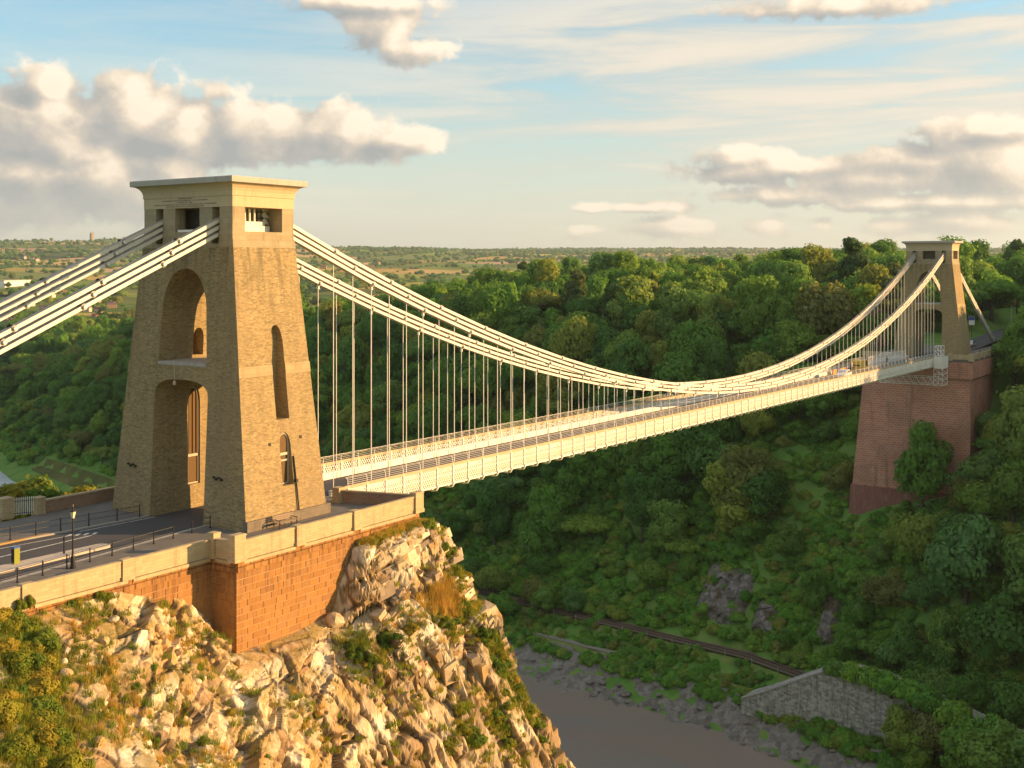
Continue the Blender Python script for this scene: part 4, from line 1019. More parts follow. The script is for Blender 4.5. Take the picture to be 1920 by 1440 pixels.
PQ = thing('parapet', 'lower cream stone parapet along the approach footway', 'parapet', (0, 0, 0))
pa = [-60, -46, -37.5, -30.4, -23.4, -16.4, -9.66]
for a, b in zip(pa[:-1], pa[1:]):
    e = .36 if b > -10 else .42
    MB().box(a + .42, b - (.0 if b > -10 else .42), -9.88, -9.6, -.36, .78).build('wall_panel', M_PARAPET, PQ)
    MB().loft([[(a + .42, -9.94, .782), (b, -9.94, .782), (b, -9.54, .782), (a + .42, -9.54, .782)], [(a + .42, -9.92, .86), (b, -9.92, .86), (b, -9.56, .86), (a + .42, -9.56, .86)]]).build('coping', M_PARAPET, PQ)
    MB().box(a + .42, b, -9.96, -9.56, -.62, -.40).build('base_course', M_PARAPET, PQ)
    pier(PQ, a, -9.74, .92, .84, .5)
# wall and gate on the shaded side
BW = thing('brick_wall', 'shaded brick boundary wall with stone coping behind the near tower', 'wall', (0, 0, 0))
MB().box(-8.4, 9.8, 10.65, 10.95, -.4, .95).build('brickwork', M_BRICKWALL, BW)
MB().box(-8.4, 9.8, 10.58, 11.02, .952, 1.06).build('coping', M_PARAPET, BW)
pier(BW, -8.75, 10.8, 1.35, .7, .7, -.1, M_PARAPET)
pier(BW, -10.9, 12.0, 1.5, .95, .9, -.1, M_PARAPET)
GT = thing('railing_gate', 'spiked iron gate between two stone piers beside the shaded footway', 'gate', (0, 0, 0))
for k in range(12):
    t = (k + .5) / 12; x = -9.05 + (-10.5 + 9.05) * t; yy = 10.95 + (11.75 - 10.95) * t
    MB().bar((x, yy, .05), (x, yy, 1.32), .045).loft([[(x - .03, yy - .03, 1.32), (x + .03, yy - .03, 1.32), (x + .03, yy + .03, 1.32), (x - .03, yy + .03, 1.32)], [(x - .004, yy - .004, 1.46), (x + .004, yy - .004, 1.46), (x + .004, yy + .004, 1.46), (x - .004, yy + .004, 1.46)]]).build('bar', M_CREAM_PAINT, GT)
for z in (.2, 1.15): MB().bar((-9.05, 10.95, z), (-10.5, 11.75, z), .05, .05).build('rail', M_IRON, GT)
MB().box(-75, -11.4, 11.6, 11.8, -.4, .15).build('kerb_wall', M_PARAPET, BW)

# ------------------------------------------------------------------ far abutment
FA = thing('abutment', 'tall weathered red masonry abutment under the far tower', 'abutment', (0, 0, 0))
zt = -1.5
lo = MB(); lo.loft([[(203.0, -10.75, -30.5), (228, -10.75, -30.5), (228, 15.1, -30.5), (203.0, 15.1, -30.5)], [(205.2, -10.35, -5.6), (227.3, -10.35, -5.6), (227.3, 13.2, -5.6), (205.2, 13.2, -5.6)]])
lo.build('battered_shaft', M_FARRED, FA)
MB().loft([[(202.2, -11.2, -40), (228.5, -11.2, -40), (228.5, 15.8, -40), (202.2, 15.8, -40)], [(202.7, -11.0, -30.45), (228.2, -11.0, -30.45), (228.2, 15.45, -30.45), (202.7, 15.45, -30.45)]]).build('foundation', M_FARDARK, FA)
MB().loft([[(205.0, -10.55, -5.6), (227.5, -10.55, -5.6), (227.5, 13.4, -5.6), (205.0, 13.4, -5.6)], [(204.65, -10.95, -5.1), (227.9, -10.95, -5.1), (227.9, 13.8, -5.1), (204.65, 13.8, -5.1)], [(204.65, -10.95, -1.6), (227.9, -10.95, -1.6), (227.9, 13.8, -1.6), (204.65, 13.8, -1.6)]]).build('upper_courses', M_FARRED, FA)
MB().box(204.9, 270, -10.6, 13.4, -1.6, -1.0).build('terrace', M_PAVE, FA)
FP = thing('parapet', 'cream stone parapet on top of the far red abutment', 'parapet', (0, 0, 0))
for a, b in ((-10.5, -6.2), (6.2, 13.4)):
    MB().box(204.75, 205.1, a, b, -1.0, .1).build('wall_panel', M_PARAPET, FP)
for k in range(4):
    x0 = 205.6 + k * 5.6
    MB().box(x0, x0 + 4.7, -10.75, -10.45, -1.0, .1).build('wall_panel', M_PARAPET, FP)
    pier(FP, x0 + 5.15, -10.6, .3, .9, .6, -1.2)
pier(FP, 205.0, -10.6, .3, 1.1, 1.0, -1.3); pier(FP, 205.0, -6.2, .4, .8, .8, -1.3)
MB().add([(227.9, -10.7, -1), (262, -15.5, 0.2), (262, -15.1, .2), (227.9, -10.3, -1), (227.9, -10.7, .1), (262, -15.5, 1.3), (262, -15.1, 1.3), (227.9, -10.3, .1)], [(0, 1, 2, 3), (4, 5, 6, 7), (0, 1, 5, 4), (1, 2, 6, 5), (2, 3, 7, 6), (3, 0, 4, 7)]).build('wing_wall', M_PARAPET, FP)
m = MB(); pts = [(209, -.98), (228, -.98), (245, -.7), (280, 1.0), (330, 3.0), (400, 5.0)]
for (a, za), (b, zb) in zip(pts[:-1], pts[1:]):
    ya = (a - 222) * .02 if a > 222 else 0; yb = (b - 222) * .02 if b > 222 else 0
    m.add([(a, -3.4 - ya, za), (b, -3.4 - yb, zb), (b, 3.4 - yb, zb), (a, 3.4 - ya, za)], [(0, 1, 2, 3)])
tag(m.build('road', M_ASPHALT, fix=False), 'road leaving the far tower into the woods', None, None, 'structure')

# ------------------------------------------------------------------ bridge deck
def zd(x): return -1.1 * x / 214.0
X0, BAY, NB = 9.83, 2.44, 80
SLOPE = math.atan(1.1 / 214.0)
DK = thing('bridge_deck', 'long cream iron bridge deck with lattice parapets spanning the gorge', 'bridge deck', (0, 0, 0))
def run(name, y0, y1, a, b, mat, x0=9.4, x1=205.0):
    m = MB(); n = 8
    for k in range(n):
        p, q = x0 + (x1 - x0) * k / n, x0 + (x1 - x0) * (k + 1) / n
        m.add([(p, y0, zd(p) + a), (q, y0, zd(q) + a), (q, y1, zd(q) + a), (p, y1, zd(p) + a), (p, y0, zd(p) + b), (q, y0, zd(q) + b), (q, y1, zd(q) + b), (p, y1, zd(p) + b)],
              [(4, 5, 6, 7), (3, 2, 1, 0), (0, 1, 5, 4), (2, 3, 7, 6)] + ([(3, 0, 4, 7)] if k == 0 else []) + ([(1, 2, 6, 5)] if k == n - 1 else []))
    return m.build(name, mat, DK, fix=False)
run('roadway', -3.05, 3.05, -.5, -.12, M_ASPHALT)
for s in (-1, 1):
    y0, y1 = sorted((s * 3.38, s * 4.72)); run('footway', y0, y1, -.45, -.10, M_TAN)
    y0, y1 = sorted((s * 3.06, s * 3.37)); run('girder', y0, y1, -.95, .45, M_WHITE)
    y0, y1 = sorted((s * 3.02, s * 3.41)); run('girder_flange', y0, y1, .452, .50, M_CREAM_PAINT)
    run('top_rail', s * 4.84 - .09, s * 4.84 + .09, .80, 1.05, M_TAN)  # top rail: warm tan of the sunlight on it is painted into the colour
    run('bottom_rail', s * 4.84 - .07, s * 4.84 + .07, -.95, -.80, M_CREAM_PAINT)
def lattice_mesh():
    m = MB(); W, z0, z1 = BAY - .12, -.80, .80; pitch = .31; sl = 1.35                 # slope of the flats
    for sgn in (1, -1):
        c = -(z1 - z0) / sl
        while c < W:
            # line x = c + t / sl, z = z0 + t (t up); clipped to the panel
            xa, za, xb_, zb_ = c, z0, c + (z1 - z0) / sl, z1
            if xa < 0: za = z0 + (0 - xa) * sl; xa = 0
            if xb_ > W: zb_ = z1 - (xb_ - W) * sl; xb_ = W
            if zb_ - za > .03:
                A = (xa - W / 2, 0, za); B = (xb_ - W / 2, 0, zb_)
                if sgn < 0: A = (-A[0], .022, A[2]); B = (-B[0], .022, B[2])
                m.bar(A, B, .078, .02, (0, 1, 0))
            c += pitch
    m.box(-W / 2, W / 2, -.02, .04, -.03, .03)
    return m.mesh('lattice_panel', M_CREAM_PAINT, fix=False)
LAT = lattice_mesh()
PO = MB().box(-.06, .06, -.10, .10, -1.0, .96).box(-.10, .10, -.13, .13, -1.0, -.72).mesh('post', M_CREAM_PAINT)
cr = MB(); prof = [(4.98, -.70), (4.95, -.95), (4.80, -1.17), (4.55, -1.26), (4.2, -1.28)]
for (a, za), (b, zb) in zip(prof[:-1], prof[1:]): cr.bar((0, a, za), (0, b, zb), .16, .16); cr.bar((0, -a, za), (0, -b, zb), .16, .16)
cr.box(-.10, .10, -4.4, 4.4, -1.32, -.96); CRM = cr.mesh('cross_girder', M_CREAM_PAINT, fix=False)
cp = MB().tube([(0, 0, 1.0), (0, 0, 1.42), (0, .06, 1.56), (0, .17, 1.66), (0, .28, 1.69)], [.032, .032, .03, .03, .03], 6); CPM = cp.mesh('curved_post', M_CREAM_PAINT)
wr = MB()
for yy, zz in ((0.0, 1.18), (0.0, 1.34), (.03, 1.50), (.13, 1.63), (.27, 1.69)): wr.bar((-BAY / 2, yy, zz), (BAY / 2, yy, zz), .018)
WRM = wr.mesh('wire_rail', M_CREAM_PAINT)
for k in range(NB + 1):
    x = X0 + BAY * k
    o = link('cross_girder', CRM, DK); o.location = (x, 0, zd(x)); o.rotation_euler = (0, SLOPE, 0)
    for s in (-1, 1):
        o = link('post', PO, DK); o.location = (x, s * 4.84, zd(x))
        o = link('curved_post', CPM, DK); o.location = (x, s * 4.84, zd(x)); o.rotation_euler = (0, 0, 0 if s < 0 else math.pi)
        if k < NB:
            xm = x + BAY / 2
            o = link('lattice_panel', LAT, DK); o.location = (xm, s * 4.84, zd(xm)); o.rotation_euler = (0, SLOPE, 0)
            o = link('wire_rail', WRM, DK); o.location = (xm, s * 4.84, zd(xm)); o.rotation_euler = (0, SLOPE, 0 if s < 0 else math.pi)
# grey stiffener plates on the inner faces of the girders, at the rods
ST = MB().box(-.07, .07, -.04, .04, -.1, .44).mesh('stiffener', M_CREAM_PAINT)
for k in range(NB + 1):
    for s in (-1, 1):
        o = link('stiffener', ST, DK); o.location = (X0 + BAY * k, s * 3.03, zd(X0 + BAY * k))

# ------------------------------------------------------------------ chains and rods
def zc(x): return 1.95 + 21.0 * ((x - 107.0) / 104.0) ** 2 - .93 * x / 214.0
_LK = {}
def link_mesh(L):
    L = round(L * 10) / 10.0
    if L not in _LK:
        m = MB()
        for j, y in enumerate((-.25, -.125, 0, .125, .25)):
            m.box(-L / 2, L / 2, y - .027, y + .027, -.135, .135)
            if j in (0, 4):
                for e in (-L / 2, L / 2):
                    n = 12; rg = [[(e + .235 * math.cos(2 * math.pi * q / n), yy, .235 * math.sin(2 * math.pi * q / n)) for q in range(n)] for yy in (y - .04, y + .04)]
                    m.loft(rg)
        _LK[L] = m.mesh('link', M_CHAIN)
    return _LK[L]
pin_m = MB().tube([(0, -.40, 0), (0, .40, 0)], .085, 8).tube([(0, -.46, 0), (0, -.38, 0)], .14, 8).tube([(0, .38, 0), (0, .46, 0)], .14, 8).mesh('pin', M_CREAM_PAINT)
rod_m = MB().tube([(0, 0, 0), (0, 0, 1)], .038, 8).mesh('rod', M_CREAM_PAINT)
cl_m = MB().box(-.07, .07, -.11, .11, -.55, .12).mesh('hanger_strap', M_CREAM_PAINT)
names = {(-1, 0): 'topmost of three on the camera-facing side of the bridge', (-1, 1): 'middle of three on the camera-facing side of the bridge', (-1, 2): 'lowest of three on the camera-facing side of the bridge',
         (1, 0): 'topmost of three on the far side of the deck', (1, 1): 'middle of three on the far side of the deck', (1, 2): 'lowest of three on the far side of the deck'}
SP = .47
for s in (-1, 1):
    for k in range(3):
        CH = thing('suspension_chain', 'cream iron eyebar chain, ' + names[(s, k)], 'chain', (0, s * 3.2, 0), 0, 'suspension chains')
        off = (1 - k) * SP
        def at(x, land=None):
            if land == 'n': z = 22.45 + .437 * (x + 3.0); th = math.atan(.437)
            elif land == 'f': z = 21.55 - .485 * (x - 217.0); th = math.atan(-.485)
            else:
                z = zc(x); th = math.atan(42.0 * (x - 107) / 104.0 ** 2 - .93 / 214)
            return Vector((x - off * math.sin(th) * .0, 0, z + off / math.cos(th)))
        J = [at(1.6)] + [at(X0 + BAY * n) for n in range(0, NB) if n % 3 == k] + [at(212.4)]
        if J[1].x - J[0].x < 3: J.pop(0); J.insert(0, at(1.6))
        LN = [at(-1.6 - .0, 'n')] + [at(x, 'n') for x in (-6.8 - k * .75 - 6.65 * q for q in range(0, 8))]
        LF = [at(215.6, 'f')] + [at(x, 'f') for x in (221.0 + k * .6 + 6.65 * q for q in range(0, 7))]
        for chain in (J, LN, LF):
            for a, b in zip(chain[:-1], chain[1:]):
                d = b - a; L = d.length; o = link('link', link_mesh(L), CH); o.location = (a + b) / 2
                o.rotation_euler = (0, -math.atan2(d.z, d.x) if d.x > 0 else math.pi - math.atan2(d.z, d.x), 0)
                o.scale = (L / (round(L * 10) / 10.0), 1, 1)
            for p in chain[1:-1] if chain is J else chain[1:]:
                o = link('pin', pin_m, CH); o.location = p
        for n in range(NB):
            if n % 3 != k: continue
            x = X0 + BAY * n; p = at(x); zb = zd(x) + .40
            if p.z - zb < .35: continue
            o = link('rod', rod_m, CH); o.location = (x, 0, zb); o.scale = (1, 1, p.z - zb)
            c = link('hanger_strap', cl_m, CH); c.location = p

# ------------------------------------------------------------------ trees
def ico(sub):
    bm = bmesh.new(); bmesh.ops.create_icosphere(bm, subdivisions=sub, radius=1.0)
    V = np.array([v.co[:] for v in bm.verts]); F = np.array([[v.index for v in f.verts] for f in bm.faces]); bm.free(); return V, F
ICO2 = ico(2); ICO1 = ico(1)
def leaf_quads(P, N, size, rng, flat=.80):
    n = len(P); a = rng.normal(size=(n, 3)); nn = N * flat + a * (1 - flat) * .9; nn /= np.linalg.norm(nn, axis=1, keepdims=True)
    t = np.cross(nn, rng.normal(size=(n, 3))); t /= np.linalg.norm(t, axis=1, keepdims=True); b = np.cross(nn, t)
    s = size * rng.uniform(.6, 1.35, n)[:, None]; r = rng.uniform(.55, .9, n)[:, None]
    V = np.stack([P - t * s, P - b * s * r, P + t * s, P + b * s * r], 1).reshape(-1, 3)
    return V, np.arange(n * 4).reshape(n, 4)
def crown_arrays(seed, kind):
    rng = np.random.default_rng(seed); cl = []
    if kind == 'round':
        for _ in range(17):
            d = rng.normal(size=3); d /= np.linalg.norm(d); q = d * rng.uniform(.30, .82, 3) * np.array([1, 1, .9]) + (0, 0, 1.12); cl.append((*q, rng.uniform(.20, .46)))
        cl.append((0, 0, 1.1, .62))
    elif kind == 'tall':
        for k in range(18):
            h = rng.uniform(.5, 2.25); w = .55 * math.sin(math.pi * min(1, (h - .2) / 2.5)) ** .7; t = rng.uniform(0, 6.28)
            cl.append((w * math.cos(t), w * math.sin(t), h, rng.uniform(.24, .40)))
        cl += [(0, 0, .9, .5), (0, 0, 1.5, .5), (0, 0, 2.0, .36)]
    elif kind == 'spread':
        for k in range(20):
            t = rng.uniform(0, 6.28); r = rng.uniform(.2, .95); cl.append((r * math.cos(t), r * math.sin(t), 1.05 + .35 * (1 - r) + rng.uniform(-.18, .18), rng.uniform(.22, .36)))
        cl.append((0, 0, 1.1, .5))
    elif kind == 'pine':
        for k in range(20):
            h = rng.uniform(.8, 2.45); r = rng.uniform(.1, .62) * (1.15 - .38 * (h - .8)); t = rng.uniform(0, 6.28); cl.append((r * math.cos(t), r * math.sin(t), h, rng.uniform(.20, .34)))
        cl += [(0, 0, 2.3, .26), (0, 0, 1.8, .36), (0, 0, 1.3, .4)]
    elif kind == 'bush':
        for k in range(12):
            t = rng.uniform(0, 6.28); r = rng.uniform(.1, .72); cl.append((r * math.cos(t), r * math.sin(t), rng.uniform(.2, .75) * (1.15 - r), rng.uniform(.22, .40)))
        cl.append((0, 0, .3, .55))
    cl = np.array(cl); Vs, Fs, base = [], [], 0; LP, LN = [], []
    nleaf = {'round': 3600, 'tall': 3600, 'spread': 3300, 'pine': 3000, 'bush': 2200}[kind]
    wt = cl[:, 3] ** 2; wt = wt / wt.sum(); squash = {'pine': .62, 'spread': .7}.get(kind, .9)
    for i, (x, y, z, r) in enumerate(cl):
        V, F = ICO1; dn = 1 + .22 * fbm(V * 2.3 + seed * 3 + i, 2, i)
        Vc = V * dn[:, None] * r * .74 * np.array([1, 1, squash]) + (x, y, z); Vs.append(Vc); Fs.append(np.concatenate([F, F[:, 2:3]], 1) + base); base += len(Vc)
        n = int(nleaf * wt[i] * 1.5); d = rng.normal(size=(n, 3)); d /= np.linalg.norm(d, axis=1, keepdims=True)
        lump = 1 + .34 * fbm(d * 2.4 + i * 5 + seed, 3, 7)
        P = d * (r * lump * np.where(rng.random(n) < .22, rng.uniform(1.02, 1.26, n), rng.uniform(.86, 1.05, n)))[:, None] * np.array([1, 1, squash]) + (x, y, z)
        dist = np.linalg.norm((P[:, None, :] - cl[None, :, :3]) / np.array([1, 1, squash]), axis=2) / cl[None, :, 3]; dist[:, i] = 9
        ok = (dist.min(1) > .80) & ((d[:, 2] > -.55) | (rng.random(n) < .35))
        LP.append(P[ok]); LN.append(d[ok])
    LP = np.concatenate(LP); LN = np.concatenate(LN)
    V, F = leaf_quads(LP, LN, {'bush': .075, 'pine': .07}.get(kind, .058), rng)
    return np.concatenate(Vs), np.concatenate(Fs), V, F
def quad_tri_mesh(name, Vc, Fc, V, F, mat):
    """clump cores (triangles, last index repeated) plus leaf quads in one mesh."""
    T = Fc[:, :3]; me = bpy.data.meshes.new(name); VV = np.concatenate([Vc, V]).astype(np.float32); F = F + len(Vc)
    me.vertices.add(len(VV)); me.vertices.foreach_set('co', VV.ravel())
    li = np.concatenate([T.ravel(), F.ravel()]).astype(np.int32); me.loops.add(len(li)); me.loops.foreach_set('vertex_index', li)
    ls = np.concatenate([np.arange(len(T)) * 3, len(T) * 3 + np.arange(len(F)) * 4]).astype(np.int32)
    me.polygons.add(len(ls)); me.polygons.foreach_set('loop_start', ls)
    sm = np.zeros(len(ls), bool); sm[:len(T)] = True; me.polygons.foreach_set('use_smooth', sm)
    me.materials.append(mat); me.update(calc_edges=True); return me
def trunk_mesh(seed, h):
    rn = random.Random(seed); m = MB()
    m.tube([(0, 0, -.35), (0, 0, .15), (rn.uniform(-.03, .03), rn.uniform(-.03, .03), h * .55), (rn.uniform(-.06, .06), rn.uniform(-.06, .06), h)], [.095, .07, .05, .025], 7)
    for k in range(4):
        t = rn.uniform(0, 6.28); z = h * rn.uniform(.35, .7); r = rn.uniform(.35, .6)
        m.tube([(0, 0, z), (r * .5 * math.cos(t), r * .5 * math.sin(t), z + .2), (r * math.cos(t), r * math.sin(t), z + .5)], [.035, .025, .012], 5)
    return m.mesh('trunk', M_BARK, True)
KINDS_T = ['round', 'round', 'round', 'round', 'spread', 'tall', 'tall', 'pine', 'bush', 'bush']
TPL = []; TPLCOL = bpy.data.collections.new('tree_templates')
for i, kd in enumerate(KINDS_T):
    me = quad_tri_mesh('crown', *crown_arrays(100 + i, kd), M_PINE if kd == 'pine' else M_SCRUB if kd == 'bush' else M_LEAF)
    th = {'round': 1.0, 'tall': 1.4, 'spread': 1.0, 'pine': 2.2, 'bush': .3}[kd]
    tr = trunk_mesh(i, th)
    both = bpy.data.objects.new('tree_template_%02d' % i, me); TPLCOL.objects.link(both)
    TPL.append((kd, me, tr))
def instancer(name, pts, idx, scl, label, kind='stuff', cat=None):
    """one object of kind stuff: template crowns set on points with geometry nodes."""
    me = bpy.data.meshes.new(name); me.vertices.add(len(pts)); me.vertices.foreach_set('co', np.asarray(pts, np.float32).ravel())
    a = me.attributes.new('idx', 'INT', 'POINT'); a.data.foreach_set('value', np.asarray(idx, np.int32))
    a = me.attributes.new('scl', 'FLOAT_VECTOR', 'POINT'); a.data.foreach_set('vector', np.asarray(scl, np.float32).ravel())
    a = me.attributes.new('rot', 'FLOAT_VECTOR', 'POINT'); rr = np.zeros((len(pts), 3), np.float32); rr[:, 2] = RNG.uniform(0, 6.28, len(pts)); a.data.foreach_set('vector', rr.ravel())
    o = link(name, me); tag(o, label, cat, None, kind)
    ng = bpy.data.node_groups.new(name, 'GeometryNodeTree')
    ng.interface.new_socket('Geometry', in_out='INPUT', socket_type='NodeSocketGeometry'); ng.interface.new_socket('Geometry', in_out='OUTPUT', socket_type='NodeSocketGeometry')
    N = ng.nodes; L = ng.links; gi = N.new('NodeGroupInput'); go = N.new('NodeGroupOutput')
    mp = N.new('GeometryNodeMeshToPoints'); ip = N.new('GeometryNodeInstanceOnPoints'); ci = N.new('GeometryNodeCollectionInfo')
    ci.inputs['Collection'].default_value = TPLCOL; ci.inputs['Separate Children'].default_value = True; ci.inputs['Reset Children'].default_value = True
    def na(nm, t): n = N.new('GeometryNodeInputNamedAttribute'); n.data_type = t; n.inputs['Name'].default_value = nm; return n.outputs[0]
    L.new(gi.outputs[0], mp.inputs[0]); L.new(mp.outputs[0], ip.inputs['Points']); L.new(ci.outputs[0], ip.inputs['Instance'])
    ip.inputs['Pick Instance'].default_value = True
    L.new(na('idx', 'INT'), ip.inputs['Instance Index']); L.new(na('scl', 'FLOAT_VECTOR'), ip.inputs['Scale'])
    L.new(na('rot', 'FLOAT_VECTOR'), ip.inputs['Rotation']); L.new(ip.outputs[0], go.inputs[0])
    md = o.modifiers.new('scatter', 'NODES'); md.node_group = ng
    return o

def ground_one(x, y): return ground_z(np.array([x]), np.array([y]))[0]
def plant_wood():
    """candidate trees on the far side of the gorge and in the valley behind."""
    rng = np.random.default_rng(21); rows = []
    def scatter(x0, x1, y0, y1, sp):
        nx, ny = int((x1 - x0) / sp), int((y1 - y0) / sp); gx, gy = np.meshgrid(np.arange(nx), np.arange(ny), indexing='ij')
        x = x0 + (gx + rng.uniform(.05, .95, gx.shape)) * sp; y = y0 + (gy + rng.uniform(.05, .95, gy.shape)) * sp; return x.ravel(), y.ravel()
    X, Y = scatter(90, 330, -130, 330, 7.4); x2, y2 = scatter(330, 640, -140, 560, 9.5); x3, y3 = scatter(90, 330, 330, 760, 8.6); x4, y4 = scatter(330, 1000, 560, 1250, 12.0); x5, y5 = scatter(640, 700, -140, 300, 13.0)
    X = np.concatenate([X, x2, x3, x4, x5]); Y = np.concatenate([Y, y2, y3, y4, y5])
    d = X - xbank(Y); Z = ground_z(X, Y); px, py, D = project(X, Y, Z + 8)
    keep = (d > np.where(Y > 300, 7, 19)) & ((D < 640) | (px < 640)) & ~((px < 640) & (D > 1150)) & (px > -500) & (px < 2600) & (D > 100)
    keep &= ~((X > 198) & (X < 275) & (Y > -13) & (Y < 17))                     # abutment and terrace
    keep &= ~((X > 222) & (X < 420) & (np.abs(Y + (X - 222) * .02) < 8))            # road behind the far tower
    keep &= ~((X > 190) & (X < 205) & (Y > 8) & (Y < 30) & (rng.random(len(X)) < .7))
    keep &= ~((Y > 315) & (Y < 410) & (d < 17))                                # meadow
    # bare outcrops above the railway
    keep &= ~((Y > 24) & (Y < 48) & (d < 33)); keep &= ~((Y > 10) & (Y < 17) & (d < 32))
    X, Y, Z, D, d, px, py = (q[keep] for q in (X, Y, Z, D, d, px, py))
    s = np.where(rng.random(len(X)) < .3, rng.uniform(2.6, 4.2, len(X)), rng.uniform(4.2, 8.4, len(X))) * np.interp(d, [7, 19, 32, 60], [.5, .6, .9, 1.0]) * np.where(rng.random(len(X)) < .12, 1.25, 1)
    s = s * np.where(X > 330, 1.1, 1.0) * np.where(X > 700, 1.3, 1)
    s = np.where((px > 1350) & (py > 860) & (d > 26), s * 1.25, s)
    s = np.where((np.abs(X - 216) < 26) & (np.abs(Y) < 30), s * .8, s)
    kd = rng.choice(9, len(X), p=[.13, .13, .12, .12, .17, .14, .13, .01, .05])
    ridge = (d > 85) & (rng.random(len(X)) < .02); kd = np.where(ridge, 7, kd)
    hs = rng.uniform(.75, 1.3, len(X))
    top = np.interp(px, [560, 640, 790, 850, 1000, 1150, 1300, 1400, 1560, 1680, 1900], [600, 560, 545, 520, 505, 490, 492, 488, 468, 458, 466])
    zmax = CAM.z + (HORIZ - top) / FPX * D; over = (Z + s * 2.0 * hs - zmax)
    s = np.where((over > 0) & (px > 560), np.maximum(s - over / 2.0, s * .45), s)
    # trees close in front of the foot of the far abutment, one on the skyline above the far tower
    ex = [(198, -13, 5.2, 1), (199, -16, 5.6, 0), (195, -12, 4.2, 5), (205, -19, 6.0, 2), (190, 5, 3.2, 3), (198, 2, 2.2, 6), (196, -24, 6, 1), (210, -24, 6.5, 3), (222, -22, 6.5, 2), (186, -12, 5, 0), (154, -10, 4.6, 0), (152, -16, 5.6, 1), (149, -23, 6.0, 2), (146, -30, 6.6, 3), (143, -37, 7.0, 0), (149, -14, 3.6, 5), (197, 14, 2.0, 8), (196, 9, 2.4, 9), (198, 18, 2.4, 8), (194, 3, 2.6, 9), (199, 3, 2.2, 8), (183, 78, 3.4, 0), (181, 84, 3.8, 2), (184, 90, 4.2, 1), (180, 96, 4.0, 3), (185, 103, 4.4, 0), (187, 112, 4.6, 2), (183, 70, 2.6, 8), (179, 88, 3.0, 9), (178, 100, 3.2, 8), (168, 3, 3.6, 2), (167, -3, 4.2, 1), (166, -9, 4.6, 0), (164, -15, 4.8, 3), (162, -21, 5.0, 2), (160, -28, 5.2, 1), (172, -6, 5.0, 3), (171, -14, 5.4, 0), (168, -22, 5.5, 1), (174, 6, 4.0, 5), (150, -14, 3.4, 8), (147, -20, 3.8, 9), (152, -8, 2.8, 8), (144, -26, 4.2, 8), (153.5, -3, 2.2, 9), (149, -9, 2.6, 9), (146, -14, 3.0, 8), (142, -32, 4.6, 9), (161.0, 4.5, 2.9, 9), (160.0, 1, 3.4, 8), (158.8, -3, 3.7, 9), (157.6, -7, 3.9, 8), (156.2, -11, 4.0, 9), (154.8, -15, 4.1, 8), (152.6, -20, 4.3, 9), (150, -26, 4.5, 8), (330, 52, 7.0, 0)]
    X = np.append(X, [e[0] for e in ex]); Y = np.append(Y, [e[1] for e in ex]); s = np.append(s, [e[2] for e in ex]); kd = np.append(kd, [e[3] for e in ex]); hs = np.append(hs, [1.0] * len(ex))
    Z = ground_z(X, Y); Z[-1] = 12; q_ = slice(len(Z) - 9, len(Z) - 1); Z[q_] = np.interp(Y[q_], [-38, -24, -14, 0, 5.5], [-62, -61, -59.5, -58.6, -59.2]) - .6
    return X, Y, Z, s, kd, hs
TX, TY, TZ, TS, TK, TH = plant_wood()
def visible_rank(X, Y, Z, S):
    """how many cells of a coarse screen each crown shows, nearest first; the cliff, towers and abutment hide what is behind them."""
    px, py, D = project(X, Y, Z + S * 1.1); r = FPX * S / D; W, H, q = 320, 240, 6.0
    grid = np.zeros((H, W), bool); yy, xx = np.mgrid[0:H, 0:W]; xx = xx * q + 3; yy = yy * q + 3
    def poly(pts, dmax=0):
        n = len(pts); ins = np.zeros((H, W), bool)
        for i in range(n):
            (x1, y1), (x2, y2) = pts[i], pts[(i + 1) % n]
            c = ((y1 > yy) != (y2 > yy)) & (xx < (x2 - x1) * (yy - y1) / (y2 - y1 + 1e-9) + x1); ins ^= c
        return ins
    grid |= poly([(0, 920), (212, 915), (265, 440), (549, 435), (615, 930), (785, 930), (870, 1080), (985, 1300), (1075, 1440), (0, 1440)])
    fab = poly([(1616, 715), (1825, 675), (1870, 670), (1862, 820), (1600, 950)])
    cnt = np.zeros(len(X), int); order = np.argsort(D); done = False
    for i in order:
        if not done and D[i] > 262: grid |= fab; done = True
        x0, x1 = int((px[i] - r[i]) / q), int((px[i] + r[i]) / q) + 1; y0, y1 = int((py[i] - r[i]) / q), int((py[i] + r[i]) / q) + 1
        x0, x1, y0, y1 = max(0, x0), min(W, x1), max(0, y0), min(H, y1)
        if x0 >= x1 or y0 >= y1: continue
        m = (xx[y0:y1, x0:x1] - px[i]) ** 2 + (yy[y0:y1, x0:x1] - py[i]) ** 2 < r[i] ** 2
        g = grid[y0:y1, x0:x1]; cnt[i] = (m & ~g).sum(); g |= m
    return cnt, px, py, D
CNT, TPX, TPY, TD = visible_rank(TX, TY, TZ, TS)
big = np.argsort(-CNT)[:290]; big = big[CNT[big] > 1]
isbig = np.zeros(len(TX), bool); isbig[big] = True
def tree_label(i, kd):
    a = {'round': 'rounded broadleaf', 'tall': 'tall oval broadleaf', 'spread': 'wide spreading broadleaf', 'pine': 'dark conifer', 'bush': 'low bushy'}[kd]
    if TPX[i] < 620: w, c = 'woodland in the valley behind the near tower', 'trees in the valley woodland'
    elif TPX[i] > 1480 and TPY[i] > 640: w, c = 'steep woods around the far abutment', 'trees round the far abutment'
    elif TPY[i] > 800: w, c = 'shaded woods on the lower far bank of the gorge', 'trees on the lower far bank'
    elif TPY[i] < 560: w, c = 'woodland along the skyline across the gorge', 'trees along the wooded skyline'
    else: w, c = 'woods on the upper far side of the gorge', 'trees on the upper far slope'
    return a + ' tree in the ' + w, c
